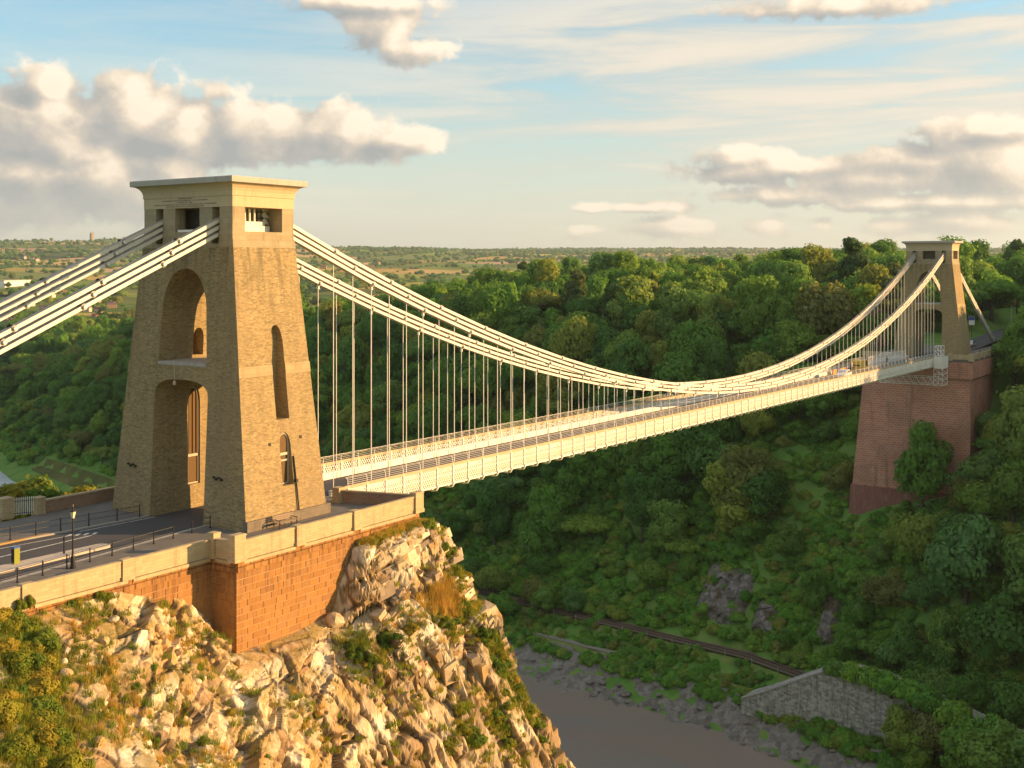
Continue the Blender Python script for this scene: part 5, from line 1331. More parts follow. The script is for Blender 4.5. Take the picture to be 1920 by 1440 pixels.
for i in big:
    kd, cm, tm = TPL[TK[i]]; lb, gp = tree_label(i, kd)
    t = thing('conifer_tree' if kd == 'pine' else 'broadleaf_tree', lb, 'tree', (TX[i], TY[i], TZ[i] - .3), RNG.uniform(0, 6.28), gp)
    e_ = RNG.uniform(.82, 1.2); t.scale = (TS[i] * e_, TS[i] / e_, TS[i] * TH[i])
    link('crown', cm, t); link('trunk', tm, t)
rest = ~isbig
instancer('woodland', np.stack([TX, TY, TZ - .4], 1)[rest], TK[rest], np.stack([TS * 1.08, TS * .93, TS * TH], 1)[rest], 'dense mixed woodland filling the far side of the gorge', 'stuff')
print('trees', len(TX), 'individual', len(big))

# scrub under the trees and along the bank
def scrub():
    rng = np.random.default_rng(5); P = []; S = []
    for _ in range(2600):
        y = rng.uniform(-60, 300); d = rng.choice([rng.uniform(8.8, 12), rng.uniform(2.0, 6.0), rng.uniform(18, 30)], p=[.42, .38, .20])
        if 12.4 < d < 17.6: continue
        if 60 < y < 84 and 4 < d < 9: continue
        if d < 12 and d > 6 and y < 22 and y > 2: continue
        s = rng.uniform(.9, 2.3); x = float(xbank(y)) + d; P.append((x, y, ground_one(x, y))); S.append((s, s, s * rng.uniform(.7, 1.1)))
    for _ in range(5200):                                             # undergrowth on the steep slope
        y = rng.uniform(-60, 330); x = float(xbank(y)) + 18 + 60 * rng.random() ** 1.5; s = rng.uniform(1.2, 3.6)
        if 200 < x < 272 and -12 < y < 16: continue
        if (27 < y < 45 or 11 < y < 15) and x - float(xbank(y)) < 30 and rng.random() < .8: continue
        P.append((x, y, ground_one(x, y) - .3)); S.append((s, s, s * .8))
    for _ in range(150):                                              # at the foot of the far abutment
        y = rng.uniform(-8, 30); x = rng.uniform(184, 201.5); s = rng.uniform(1.0, 2.2); P.append((x, y, ground_one(x, y) - .2)); S.append((s, s, s * .9))
    for _ in range(1500):                                             # thickets along the river below the valley woods
        y = rng.uniform(330, 720); d = rng.uniform(3, 45); s = rng.uniform(1.8, 4.0)
        if 315 < y < 410 and d < 17: continue
        x = float(xbank(y)) + d; P.append((x, y, ground_one(x, y) - .3)); S.append((s, s, s * .9))
    instancer('undergrowth', P, rng.integers(8, 10, len(P)), S, 'scrub and undergrowth on the banks of the gorge', 'stuff')
scrub()
# hedgerow trees and copses in the farmland
hz = far_land(HEDGE[:, 0], HEDGE[:, 1]); hs_ = HEDGE[:, 2]; rng_ = np.random.default_rng(9)
instancer('hedgerow_trees', np.stack([HEDGE[:, 0], HEDGE[:, 1], hz - hs_ * .35], 1), rng_.choice([0, 1, 2, 3, 4, 5], len(hs_)), np.stack([hs_ * 1.25, hs_ * 1.25, hs_ * rng_.uniform(.7, 1.1, len(hs_))], 1), 'hedgerows and copses dividing the distant fields', 'stuff')
print('hedge', len(HEDGE))

# ------------------------------------------------------------------ plants and loose rock on the near cliff
def hit_cliff(px, py):
    """the point of the cliff sheet that lies in a given direction from the camera."""
    d = FWD + RGT * ((px - 960) / FPX) + Vector((0, 0, 1)) * ((HORIZ - py) / FPX); t = np.arange(40.0, 125.0, .12)
    x, y, z = CAM.x + d.x * t, CAM.y + d.y * t, CAM.z + d.z * t
    i = np.clip(np.round((x - CGX[0]) / .135).astype(int), 0, len(CGX) - 1); j = np.clip(np.round((y - CGY[0]) / .135).astype(int), 0, len(CGY) - 1)
    ok = (x > CGX[0]) & (x < CGX[-1]) & (y > CGY[0]) & (y < CGY[-1]) & (z <= CLIFF[i, j, 2])
    if not ok.any(): return None
    k = int(np.argmax(ok)); return Vector((x[k], y[k], CLIFF[i[k], j[k], 2]))
def bush_meshes(mat, seeds, kind='bush'): return [quad_tri_mesh('foliage', *crown_arrays(q, kind), mat) for q in seeds]
BG = bush_meshes(M_BUSH, (301, 302, 303)); BR = bush_meshes(M_GREENBUSH, (311, 312, 313))
stem_m = MB()
for k in range(6):
    t = k * 1.05; stem_m.tube([(0, 0, -.35), (.18 * math.cos(t), .18 * math.sin(t), .1), (.42 * math.cos(t), .42 * math.sin(t), .5)], [.035, .025, .008], 5)
STEM = stem_m.mesh('stem', M_BARK)
def shrub(p, s, green, label, group, sq=1.0, rng=random.Random(4)):
    t = thing('shrub', label, 'shrub', (p.x, p.y, p.z - .12 * s), rng.uniform(0, 6.28), group)
    t.scale = (s, s, s * sq); link('foliage', rng.choice(BR if green else BG), t); link('stem', STEM, t)
rn = random.Random(12)
spots = []
def cluster(pts, r0, r1, green, label, group, n=2, jit=14):
    for px, py in pts:
        for _ in range(n):
            p = hit_cliff(px + rn.uniform(-jit, jit), py + rn.uniform(-jit, jit))
            if p is None: continue
            if p.y > -12.6 and p.x > -9.6: continue
            shrub(p, rn.uniform(r0, r1), rn.random() < green, label, group, rn.uniform(.75, 1.05), rn); spots.append(p)
cluster([(15, 1150), (40, 1190), (25, 1230), (65, 1215), (80, 1270), (30, 1290), (60, 1330), (20, 1360), (80, 1345), (50, 1400), (95, 1405), (110, 1430), (20, 1430), (130, 1438), (75, 1380), (85, 1300), (95, 1360), (60, 1260), (10, 1180), (70, 1420), (5, 1320)], .45, 1.15, .35, 'yellow green shrub in the thicket at the foot of the approach parapet', 'shrubs in the thicket below the parapet', 4, 20)
cluster([(140, 1128), (160, 1118), (185, 1112), (210, 1104), (235, 1098), (262, 1096), (290, 1098), (150, 1132), (200, 1116)], .38, .72, .5, 'leafy shrub growing under the approach parapet above the bare rock', 'shrubs along the top of the rock', 2, 8)
cluster([(802, 985), (815, 1000), (828, 1018), (840, 1038), (850, 1058), (862, 1075), (872, 1092), (884, 1110), (893, 1128), (868, 1112), (880, 1140), (900, 1150), (860, 1135)], .35, .8, .35, 'golden green shrub on the right shoulder of the cliff below the parapet end', 'shrubs on the shoulder of the cliff', 3, 10)
cluster([(655, 1235), (680, 1228), (700, 1238), (720, 1215), (690, 1250), (745, 1195), (775, 1182), (805, 1172), (835, 1168), (860, 1160), (670, 1212)], .35, .78, .85, 'low green shrub on the grassy ledge beside the sandstone bastion', 'shrubs on the ledge', 2, 10)
cluster([(930, 1240), (945, 1262), (958, 1285), (970, 1305), (950, 1330), (985, 1345), (1000, 1372), (1020, 1398), (1045, 1425), (960, 1360), (985, 1395), (940, 1300), (1010, 1425), (915, 1190), (925, 1215), (935, 1250), (950, 1275), (965, 1325), (975, 1375), (1005, 1400), (930, 1345), (955, 1400), (900, 1400), (880, 1370), (1035, 1435)], .35, .85, .6, 'bushy shrub on the lower right edge of the cliff above the river', 'shrubs on the lower edge of the cliff', 3, 12)
cluster([(870, 1335), (892, 1345), (925, 1372), (850, 1392), (828, 1402), (792, 1312), (768, 1292), (345, 1272), (290, 1258), (462, 1286), (212, 1300), (330, 1325), (205, 1350), (300, 1385), (560, 1365), (592, 1342), (432, 1330), (250, 1290), (655, 1390), (720, 1370), (500, 1420), (380, 1400)], .22, .55, .55, 'small tuft of leaves rooted in a crack of the sunlit cliff', 'small plants in the cracks of the cliff', 1, 10)
# beyond the shaded wall
for k in range(26):
    y = rn.uniform(14.5, 25.0); x = rn.uniform(-9.5, 1.5) + (y - 14) * .45; z = ground_one(x, y) - .2; big_ = x - (y - 14) * .45 < -4.5
    shrub(Vector((x, y, z)), (rn.uniform(2.2, 3.1) if big_ else rn.uniform(1.2, 1.8)) * (1 + (y - 14.5) * .05), rn.random() < .45, 'leafy bush behind the shaded brick wall and gate', 'bushes behind the shaded wall', 1.0, rn)
# ivy on two parapet piers
for x in (-23.4, -24.0):
    shrub(Vector((x, -10.1, -.3)), .42, True, 'ivy clump hanging on a pier of the approach parapet', 'ivy on the parapet', 1.5, rn)

# grass: one mass of blades
def tuft(seed, n, h, spread, mat):
    rng = np.random.default_rng(seed); a = rng.uniform(0, 6.28, n); r = spread * np.sqrt(rng.random(n)); x, y = r * np.cos(a), r * np.sin(a)
    hh = h * rng.uniform(.5, 1.1, n); lean = rng.normal(0, .28, (n, 2)) * hh[:, None]; w = .016 + .012 * rng.random(n); t = rng.uniform(0, 6.28, n)
    V = np.stack([np.stack([x - w * np.cos(t), y - w * np.sin(t), 0 * x - .05], 1), np.stack([x + w * np.cos(t), y + w * np.sin(t), 0 * x - .05], 1), np.stack([x + lean[:, 0], y + lean[:, 1], hh], 1)], 1).reshape(-1, 3)
    return np_mesh('tuft', V, np.arange(3 * n).reshape(n, 3), mat)
GCOL = bpy.data.collections.new('grass_templates')
for i, (sd, n, h, sp, mt) in enumerate(((1, 46, .42, .26, M_TUFT), (2, 40, .34, .30, M_TUFT), (3, 44, .5, .24, M_DRY), (4, 36, .38, .30, M_DRY), (5, 60, 1.05, .34, M_DRY))):
    GCOL.objects.link(bpy.data.objects.new('grass_template_%d' % i, tuft(sd, n, h, sp, mt)))
def scatter_grass():
    rng = np.random.default_rng(77); n, m = CLIFF.shape[:2]; Pq = CLIFF[::2, ::2]; gx = np.gradient(Pq[..., 2], axis=0) / .27; gy = np.gradient(Pq[..., 2], axis=1) / .27
    nz = 1 / np.sqrt(1 + gx ** 2 + gy ** 2); P = Pq.reshape(-1, 3); nz = nz.ravel()
    dens = np.clip(fbm(P * .22, 4, 401) * 1.5 + .12, 0, 1); keep = rng.random(len(P)) < dens * np.clip((nz - .12) * 1.6, 0, 1) * .62
    gap = (P[:, 1] < -12.6) | (P[:, 0] < -9.7) | (P[:, 0] > 10.8); gap &= (P[:, 1] < -10.1); keep &= gap & (P[:, 2] > -30)
    Q = P[keep]; ix = rng.choice(4, len(Q), p=[.38, .34, .16, .12]); sc = rng.uniform(.5, 1.25, len(Q))
    ex = []; ei = []; es = []
    for p in spots:                                                # grass round every shrub
        for _ in range(7):
            x, y = p.x + rng.normal(0, .7), p.y + rng.normal(0, .7)
            if (y > -12.5 and x > -9.6) or y > -10: continue
            ex.append((x, y, cliff_at(x, y)[2])); ei.append(rng.integers(0, 2)); es.append(rng.uniform(.7, 1.4))
    for _ in range(170):                                          # the stand of tall dry grass
        q = hit_cliff(rng.normal(834, 17), rng.normal(1128, 13))
        if q is not None: ex.append(tuple(q)); ei.append(4); es.append(rng.uniform(.5, .95))
    for _ in range(260):                                           # along the foot of the parapet
        x = rng.uniform(2.5, 10.5); y = -12.45 - abs(rng.normal(0, .4)); ex.append((x, y, cliff_at(x, y)[2])); ei.append(rng.integers(0, 4)); es.append(rng.uniform(.6, 1.2))
    Q = np.concatenate([Q, np.array(ex)]); ix = np.concatenate([ix, ei]); sc = np.concatenate([sc, es])
    global TPLCOL
    keepc = TPLCOL; TPLCOL = GCOL
    o = instancer('cliff_grass', Q, ix, np.stack([sc, sc, sc], 1), 'dry golden and green grass growing over the near cliff', 'stuff'); TPLCOL = keepc
    print('tufts', len(Q))
scatter_grass()

# loose boulders
def rock_mesh(seed):
    V, F = ICO2; rng = np.random.default_rng(seed); W = V * np.array([1, rng.uniform(.7, 1), rng.uniform(.55, .8)])
    for _ in range(9):                                             # chop flats
        n = rng.normal(size=3); n /= np.linalg.norm(n); d = rng.uniform(.55, .8); q = W @ n; W = W - np.maximum(q - d, 0)[:, None] * n
    W = W * (1 + .05 * fbm(W * 4 + seed, 2, seed))[:, None]
    me = np_mesh('boulder', W, F, M_ROCK); ta = me.attributes.new('tone', 'FLOAT_VECTOR', 'POINT'); ta.data.foreach_set('vector', np.tile(rng.random(3), (len(W), 1)).astype(np.float32).ravel()); return me
RK = [rock_mesh(q) for q in range(6)]
def boulder(p, s, label, group, rng=random.Random(9)):
    o = link('boulder', rng.choice(RK)); o.location = (p.x, p.y, p.z + s * .15); o.scale = (s, s, s); o.rotation_euler = (rng.uniform(-.4, .4), rng.uniform(-.4, .4), rng.uniform(0, 6.28)); tag(o, label, 'rock', group)
p = hit_cliff(628, 1168)
if p: boulder(p, .95, 'large rounded boulder leaning by the right foot of the sandstone bastion', 'loose rocks on the cliff')
for _ in range(46):
    p = hit_cliff(rn.gauss(400, 55), rn.gauss(1215, 20))
    if p and (p.y < -12.5 or p.x < -9.8) and p.y < -10.2: boulder(p, rn.uniform(.10, .30), 'small pale stone in the rubble at the corner of the sandstone bastion', 'rubble at the foot of the bastion')
for _ in range(14):
    p = hit_cliff(rn.uniform(80, 420), rn.uniform(1140, 1400))
    if p and p.y < -10.4: boulder(p, rn.uniform(.18, .5), 'pale limestone block lying loose on the slope below the approach parapet', 'loose blocks on the slope')

# ------------------------------------------------------------------ street furniture on the approach
def railing(label, pts, h=.88, gaps=()):
    T = thing('railing', label, 'railing', (0, 0, 0), 0, 'railings of the approach')
    for x, y in pts: MB().lathe([(.075, 0.0), (.075, .08), (.045, .12), (.04, h), (.055, h + .02), (.03, h + .05)], 8, x, y).build('post', M_IRON, T)
    for i, (a, b) in enumerate(zip(pts[:-1], pts[1:])):
        if i in gaps: continue
        for z in (h - .05, h * .5): MB().tube([(a[0], a[1], z), (b[0], b[1], z)], .024, 6).build('rail', M_RAILPAINT, T)
near_pts = [(-23.5 + 18.9 * k / 10, -6.3 + 2.1 * k / 10) for k in range(11)]
near_pts = [(-28.9, -6.9), (-27.1, -6.7), (-25.3, -6.5)] + near_pts
railing('black post and rail fence between the road and the sunlit footway', near_pts, .88, (11,))
railing('black post and rail fence beside the shaded footway', [(-5.0, 3.35), (-6.9, 3.6), (-9.2, 3.9), (-11.4, 4.2), (-13.3, 4.4), (-15.2, 4.6), (-17.4, 4.85), (-19.6, 5.1), (-22, 5.3)], .92)

LP = thing('street_lamp', 'black cast iron lamp post with glowing-cream lantern beside the railing', 'street lamp', (-17.58, -5.95, 0))
MB().lathe([(.19, 0), (.19, .12), (.15, .16), (.14, .75), (.10, .82), (.07, .95), (.055, 1.3), (.045, 3.15), (.06, 3.18), (.06, 3.24)], 10).build('post', M_IRON, LP)
MB().lathe([(.10, 3.24), (.21, 3.66)], 6).build('lantern', M_LANTERN, LP)
MB().lathe([(.25, 3.665), (.25, 3.70), (.09, 3.86), (.05, 3.90), (.05, 4.0), (.015, 4.16)], 6).build('lantern_cap', M_IRON, LP)
MB().bar((-.3, 0, 3.1), (.3, 0, 3.1), .03).build('ladder_bar', M_IRON, LP)
KB = thing('ticket_bollard', 'yellow green box bollard with blue cap on the traffic island', 'bollard', (-19.0, -1.9, .05))
MB().rects([(.2, .17, 0), (.2, .17, 1.0)]).build('body', M_PLASTIC['green_box'], KB)
MB().rects([(.22, .19, 1.0), (.22, .19, 1.07), (.17, .14, 1.1)]).build('cap', M_PLASTIC['blue_cap'], KB)
MB().box(-.225, -.202, -.15, .15, .1, .95).build('panel', M_IRON, KB)
for x, y, lb in ((-15.6, -2.2, 'black post standing at the tip of the traffic island'), (-20.4, -1.9, 'black post beside the yellow green bollard')):
    o = MB().lathe([(.075, .04), (.075, .2), (.05, .25), (.05, .95), (.085, .97), (.085, 1.12), (.03, 1.2)], 8, x, y).build('traffic_post', M_IRON); tag(o, lb, 'post')
BN = thing('bench', 'slatted park bench against the plinth of the near tower', 'bench', (-1.15, -8.5, 0))
for k in range(4): MB().box(-1.05, 1.05, -.34 + k * .13, -.24 + k * .13, .42, .45).build('seat_slat', M_WOOD, BN)
for k in range(3): MB().box(-1.05, 1.05, .20 + k * .03, .225 + k * .03, .55 + k * .13, .65 + k * .13).build('back_slat', M_WOOD, BN)
for x in (-.9, .9):
    MB().bar((x, -.32, 0), (x, -.32, .42), .06).bar((x, .22, 0), (x, .3, .95), .06).bar((x, -.36, .40), (x, .25, .40), .06).bar((x, -.36, .62), (x, .22, .64), .05).bar((x, -.34, .42), (x, -.34, .62), .04).build('end_frame', M_IRON, BN)

# ------------------------------------------------------------------ far bank
RT = thing('railway_track', 'single railway track curving along the foot of the wooded slope', 'railway', (0, 0, 0))
ys = np.arange(-62, 120, 2.0)
def rp(y, off): return (float(xbank(y)) + 14.6 + off, y, -65.9)
m = MB()
for a, b in zip(ys[:-1], ys[1:]): m.add([(*rp(a, -2.2)[:2], -66.0), (*rp(b, -2.2)[:2], -66.0), (*rp(b, 2.2)[:2], -65.95), (*rp(a, 2.2)[:2], -65.95)], [(0, 3, 2, 1)])
for v in range(len(m.v)): m.v[v] = (m.v[v][0], m.v[v][1], m.v[v][2] + .42)
m.build('ballast', M_BALLAST, RT, fix=False)
for s in (-.72, .72):
    t = MB().tube([(rp(y, s)[0], y, -65.30) for y in ys], .08, 4); t.build('rail', M_STEEL, RT)
sl_m = MB().box(-1.3, 1.3, -.13, .13, -.08, .06).mesh('sleeper', M_SLEEPER)
for k, y in enumerate(np.arange(0, 96, .75)):
    o = link('sleeper', sl_m, RT); x0_, x1_ = float(xbank(y - 1)), float(xbank(y + 1)); o.location = (rp(y, 0)[0], y, -65.45); o.rotation_euler = (0, 0, -math.atan2(x1_ - x0_, 2))
fp = MB().box(-.06, .06, -.06, .06, 0, 1.15).mesh('post', M_KERB)
FN = thing('trackside_fence', 'pale post and wire fence along the river side of the railway', 'fence', (0, 0, 0))
for y in np.arange(14, 96, 6.8): o = link('post', fp, FN); o.location = (rp(y, -2.4)[0], y, -65.9)
for z in (.5, 1.0): MB().tube([(rp(y, -2.4)[0], y, -65.9 + z) for y in np.arange(14, 96, 3.4)], .02, 4).build('wire', M_STEEL, FN)
# stone retaining wall with sloping coping
GW = thing('retaining_wall', 'stained grey rubble wall with sloping pale coping beside the river path', 'wall', (0, 0, 0))
wp_ = [(161.2, 24.5, -69.0), (160.9, 19.5, -66.6), (160.6, 14.5, -63.9), (160.3, 9.5, -61.2), (160.0, 5.5, -59.2), (159.2, 0.0, -58.6), (157.6, -7.0, -58.8), (155.5, -14.0, -59.5), (152.0, -24, -61), (147, -38, -62)]
body = MB(); cop = MB()
for (xa, ya, za), (xb_, yb, zb) in zip(wp_[:-1], wp_[1:]):
    body.add([(xa, ya, -72), (xb_, yb, -72), (xb_ + 6, yb, -72), (xa + 6, ya, -72), (xa, ya, za), (xb_, yb, zb), (xb_ + 6, yb, zb), (xa + 6, ya, za)], [(0, 1, 5, 4), (4, 5, 6, 7), (1, 2, 6, 5), (3, 0, 4, 7)])
    cop.add([(xa - .18, ya, za + .005), (xb_ - .18, yb, zb + .005), (xb_ + .7, yb, zb + .005), (xa + .7, ya, za + .005), (xa - .18, ya, za + .3), (xb_ - .18, yb, zb + .3), (xb_ + .7, yb, zb + .3), (xa + .7, ya, za + .3)], [(0, 1, 5, 4), (4, 5, 6, 7), (1, 2, 6, 5), (3, 0, 4, 7), (2, 3, 7, 6)])
body.build('masonry', M_GREYWALL, GW); cop.build('coping', M_KERB, GW)
# rock faces above the railway
def outcrop(y0, y1, d0, d1, seed, label):
    """a steep bare face cut into the slope: a sheet of tilted blocks between two distances from the bank."""
    ny, nz = int((y1 - y0) / .45), 34; U, W = np.meshgrid(np.linspace(y0, y1, ny), np.linspace(0, 1, nz), indexing='ij')
    Dd = d0 + (d1 - d0) * W; X = xbank(U) + Dd; Zs = farside(X.ravel(), U.ravel()).reshape(X.shape)
    edge = np.minimum(1, np.minimum((U - y0), (y1 - U)) / 2.2) * np.minimum(1, np.minimum(W, 1 - W) * 4 + .05)
    P = np.stack([X, U, Zs], -1).reshape(-1, 3); e1, f1, c1 = voro(P * .33, seed); e2, f2, c2 = voro(P * .95, seed + 5)
    out = (1.2 + 2.0 * (c1 - .5) + .9 * (c2 - .5) + 1.0 * fbm(P * .2, 3, seed) - .5 * np.exp(-(f1 / .08) ** 2)).reshape(X.shape)
    X2 = X - (out * .7 + .5) * edge + 1.4 * (1 - edge); Z2 = Zs + .9 * edge - .8 * (1 - edge)
    n, m = X.shape; V = np.stack([X2, U, Z2], -1).reshape(-1, 3); I = np.arange(n * m).reshape(n, m)
    F = np.stack([I[:-1, :-1], I[1:, :-1], I[1:, 1:], I[:-1, 1:]], -1).reshape(-1, 4)
    o = link('rock_face', np_mesh('rock_face', V, F, M_GREYROCK)); tag(o, label, 'rock', 'rock faces above the railway')
outcrop(33, 48, 19.5, 32, 3, 'wide grey rock face showing through the trees above the railway')
outcrop(24, 33, 19.5, 27, 9, 'smaller stained rock face below the ivy above the railway')
outcrop(10, 17, 21, 31, 15, 'narrow grey rock face beside the sloping retaining wall')
rb = random.Random(3)
for k in range(70):
    y = rb.uniform(-30, 110); d = rb.uniform(-9, 1); x = float(xbank(y)) + d; s = rb.uniform(.35, 1.1)
    o = link('boulder', rb.choice(RK)); o.data = o.data; o.location = (x, y, ground_one(x, y) + .5); o.scale = (s, s * 1.2, s * .7); o.rotation_euler = (0, 0, rb.uniform(0, 6.28)); tag(o, 'grey boulder lying in the mud of the far river bank', 'rock', 'boulders on the river bank')
    if not o.material_slots: continue
    o.material_slots[0].link = 'OBJECT'; o.material_slots[0].material = M_MUD

# ------------------------------------------------------------------ works and traffic at the far end of the deck
def deck_z(x): return zd(x) - .12
def car(x, y, rz, body, label, z=None, L=4.2, W=1.75, H=1.45, van=False, group=None):
    T = thing('van' if van else 'car', label, 'van' if van else 'car', (x, y, deck_z(x) if z is None else z), rz, group)
    h0 = .28; hw = W / 2
    if van: pr = [(-L / 2, h0), (L / 2, h0), (L / 2, .85), (L / 2 - .25, 1.05), (L / 2 - .85, H - .08), (L / 2 - 1.05, H), (-L / 2 + .06, H), (-L / 2, H - .1)]
    else: pr = [(-L / 2, h0), (L / 2, h0), (L / 2, .68), (L / 2 - .9, .88), (L / 2 - 1.55, H - .06), (L / 2 - 1.8, H), (-L / 2 + .95, H), (-L / 2 + .3, .95), (-L / 2, .85)]
    m = MB(); n = len(pr); k = [1.0 if z_ < .9 else .86 for _, z_ in pr]
    vs = [(a, -hw * q, b) for (a, b), q in zip(pr, k)] + [(a, hw * q, b) for (a, b), q in zip(pr, k)]
    m.add(vs, [tuple(range(n)), tuple(reversed(range(n, 2 * n)))] + [(i + n, (i + 1) % n + n, (i + 1) % n, i) for i in range(n)]); m.build('body', M_PLASTIC[body], T)
    for s in (-1, 1):
        a0, a1 = (L / 2 - 1.9, L / 2 - 1.0) if van else (-L / 2 + .75, L / 2 - 1.35)
        MB().add([(a0 if van else a0 - .2, s * (hw * .965 + .012), .95), (a1 + .25, s * (hw * .965 + .012), .95), (a1 - .12, s * (hw * .86 + .018), H - .14), (a0 + .2, s * (hw * .86 + .018), H - .14)], [(0, 1, 2, 3)]).build('side_window', M_DARKGLASS, T)
        for wx in (-L / 2 + .75, L / 2 - .8):
            w_ = MB().tube([(wx, s * (hw - .16), .31), (wx, s * (hw + .02), .31)], .31, 12).build('wheel', M_PLASTIC['tyre'], T)
            MB().tube([(wx, s * (hw + .015), .31), (wx, s * (hw + .03), .31)], .18, 10).build('rim', M_PLASTIC['car_silver'], w_)
        MB().box(L / 2 - .02, L / 2 + .02, s * hw * .72 - .14, s * hw * .72 + .14, .58, .72).build('headlight', M_WHITE, T)
        MB().box(-L / 2 - .02, -L / 2 + .02, s * hw * .75 - .12, s * hw * .75 + .12, .62, .82).build('tail_light', M_PLASTIC['lamp_red'], T)
    MB().add([(-L / 2 - .015, -hw * .7, 1.02 if van else .93), (-L / 2 - .015, hw * .7, 1.02 if van else .93), (-L / 2 + (.03 if van else .62), hw * .66, H - .18), (-L / 2 + (.03 if van else .62), -hw * .66, H - .18)], [(0, 1, 2, 3)]).build('rear_window', M_DARKGLASS, T)
    return T
car(165.5, 1.2, .0, 'barrier_yellow', 'yellow works van with dark rear window parked on the far part of the deck', van=True, L=4.8, W=1.9, H=2.1)
car(148.0, -1.2, math.pi, 'car_white', 'white car driving on the deck towards the near tower')
car(345.0, -5.5, math.pi, 'car_white', 'white car parked on the road behind the far tower', z=3.4)
car(357.0, -3.5, math.pi, 'car_red', 'red car on the road in the woods behind the far tower', z=3.8)
car(246.0, -1.0, math.pi, 'car_silver', 'silver car approaching the far tower from the woods', z=-.65)
for k, (x, y, c, lb) in enumerate(((156, 1.9, 'barrier_orange', 'orange plastic barrier before the yellow van'), (158.5, 2.2, 'barrier_orange', 'orange plastic barrier beside the yellow van'), (171, 2.2, 'barrier_yellow', 'yellow barrier behind the works van'), (153, 2.2, 'barrier_orange', 'orange barrier nearest the middle of the deck'))):
    T = thing('road_barrier', lb, 'barrier', (x, y, deck_z(x)), 0, 'road works barriers')
    MB().prism_y([(-1.0, 0), (1.0, 0), (1.0, .9), (.9, 1.0), (-.9, 1.0), (-1.0, .9)], -.09, .09).build('panel', M_PLASTIC[c], T)
    for s in (-.75, .75): MB().box(s - .12, s + .12, -.3, .3, 0, .07).build('foot', M_IRON, T)
for k in range(9):
    x = 176 + k * 3.0
    T = thing('site_fence', 'pale mesh fence panel along the far end of the roadway', 'fence', (x, 2.55, deck_z(x)), 0, 'site fence panels')
    f = MB().bar((-1.45, 0, .1), (-1.45, 0, 2.0), .06).bar((1.45, 0, .1), (1.45, 0, 2.0), .06).bar((-1.45, 0, 2.0), (1.45, 0, 2.0), .06).bar((-1.45, 0, .1), (1.45, 0, .1), .06); f.build('frame', M_WHITE, T)
    q = MB()
    for j in range(14): q.bar((-1.4 + j * .215, 0, .1), (-1.4 + j * .215, 0, 2.0), .022)
    q.build('mesh', M_WHITE, T)
SC = thing('maintenance_gantry', 'white lattice inspection gantry hung round the far end of the deck', 'gantry', (197.0, 0, zd(197)))
def cage(x0, x1, y0, y1, z0, z1, name, nz=2):
    f = MB(); xs_ = (x0, x1); yy_ = (y0, y1)
    for x in xs_:
        for y in yy_: f.bar((x, y, z0), (x, y, z1), .11)
    for k in range(nz + 1):
        z = z0 + (z1 - z0) * k / nz
        for x in xs_: f.bar((x, y0, z), (x, y1, z), .09)
        for y in yy_: f.bar((x0, y, z), (x1, y, z), .09)
        if k < nz:
            z2 = z0 + (z1 - z0) * (k + 1) / nz
            for x in xs_: f.bar((x, y0, z), (x, y1, z2), .07)
            for y in yy_: f.bar((x0, y, z2), (x1, y, z), .07)
    f.build(name, M_WHITE, SC)
cage(-2.0, 2.2, -6.9, -5.15, -5.0, -1.4, 'lower_cage', 3); cage(-1.2, 1.6, -6.4, -5.2, 1.3, 3.4, 'upper_cage', 2)
MB().box(-2.2, 2.6, -7.0, -6.9, -1.3, 1.2).build('side_panel', M_WHITE, SC); MB().box(-2.25, -2.2, -7.0, -5.2, -1.3, 1.2).build('side_panel', M_WHITE, SC)
f = MB()
for z in (-4.9, -3.4):
    for x in (-2.0, 2.2): f.bar((x, -5.15, z), (x, 6.4, z + (.0)), .10)
for k in range(9):
    y = -5.15 + k * 1.43
    for x in (-2.0, 2.2): f.bar((x, y, -4.9), (x, y + .71, -3.4), .07); f.bar((x, y + .71, -3.4), (x, min(6.4, y + 1.43), -4.9), .07)
    f.bar((-2, y, -4.9), (2.2, y, -4.9), .07)
f.build('underslung_truss', M_WHITE, SC)
cage(-2.0, 2.2, 5.15, 6.4, -5.0, 1.4, 'far_cage', 3)

# people
def person_mesh():
    J = [(0, 0, .95), (0, 0, 1.15), (0, 0, 1.40), (0, .01, 1.52), (0, .01, 1.62), (0, .01, 1.74),                  # pelvis, waist, chest, neck, head
         (.17, 0, 1.40), (.23, .03, 1.13), (.22, .14, .90), (-.17, 0, 1.40), (-.23, -.03, 1.13), (-.22, .05, .88),    # arms
         (.10, 0, .90), (.11, .10, .50), (.11, .02, .08), (.11, .15, .04), (-.10, 0, .90), (-.11, -.04, .50), (-.11, -.14, .08), (-.11, -.01, .04)]
    Ed = [(0, 1), (1, 2), (2, 3), (3, 4), (4, 5), (2, 6), (6, 7), (7, 8), (2, 9), (9, 10), (10, 11), (0, 12), (12, 13), (13, 14), (14, 15), (0, 16), (16, 17), (17, 18), (18, 19)]
    rd = [.15, .14, .17, .06, .10, .085, .075, .055, .045, .075, .055, .045, .10, .075, .055, .045, .10, .075, .055, .045]
    me = bpy.data.meshes.new('person'); me.from_pydata(J, Ed, []); o = bpy.data.objects.new('person', me); COL.objects.link(o)
    sk = o.modifiers.new('skin', 'SKIN'); sv = me.skin_vertices[0].data
    for v, r in zip(sv, rd): v.radius = (r, r * .85)
    sv[0].use_root = True
    o.modifiers.new('sub', 'SUBSURF').levels = 1
    out = bpy.data.meshes.new_from_object(o.evaluated_get(bpy.context.evaluated_depsgraph_get())); bpy.data.objects.remove(o)
    return out
PM = person_mesh()
hair_m = MB().lathe([(.09, 1.66), (.105, 1.70), (.10, 1.78), (.06, 1.83), (.01, 1.845)], 10, 0, -.01).mesh('hair', M_PLASTIC['hair'], True)
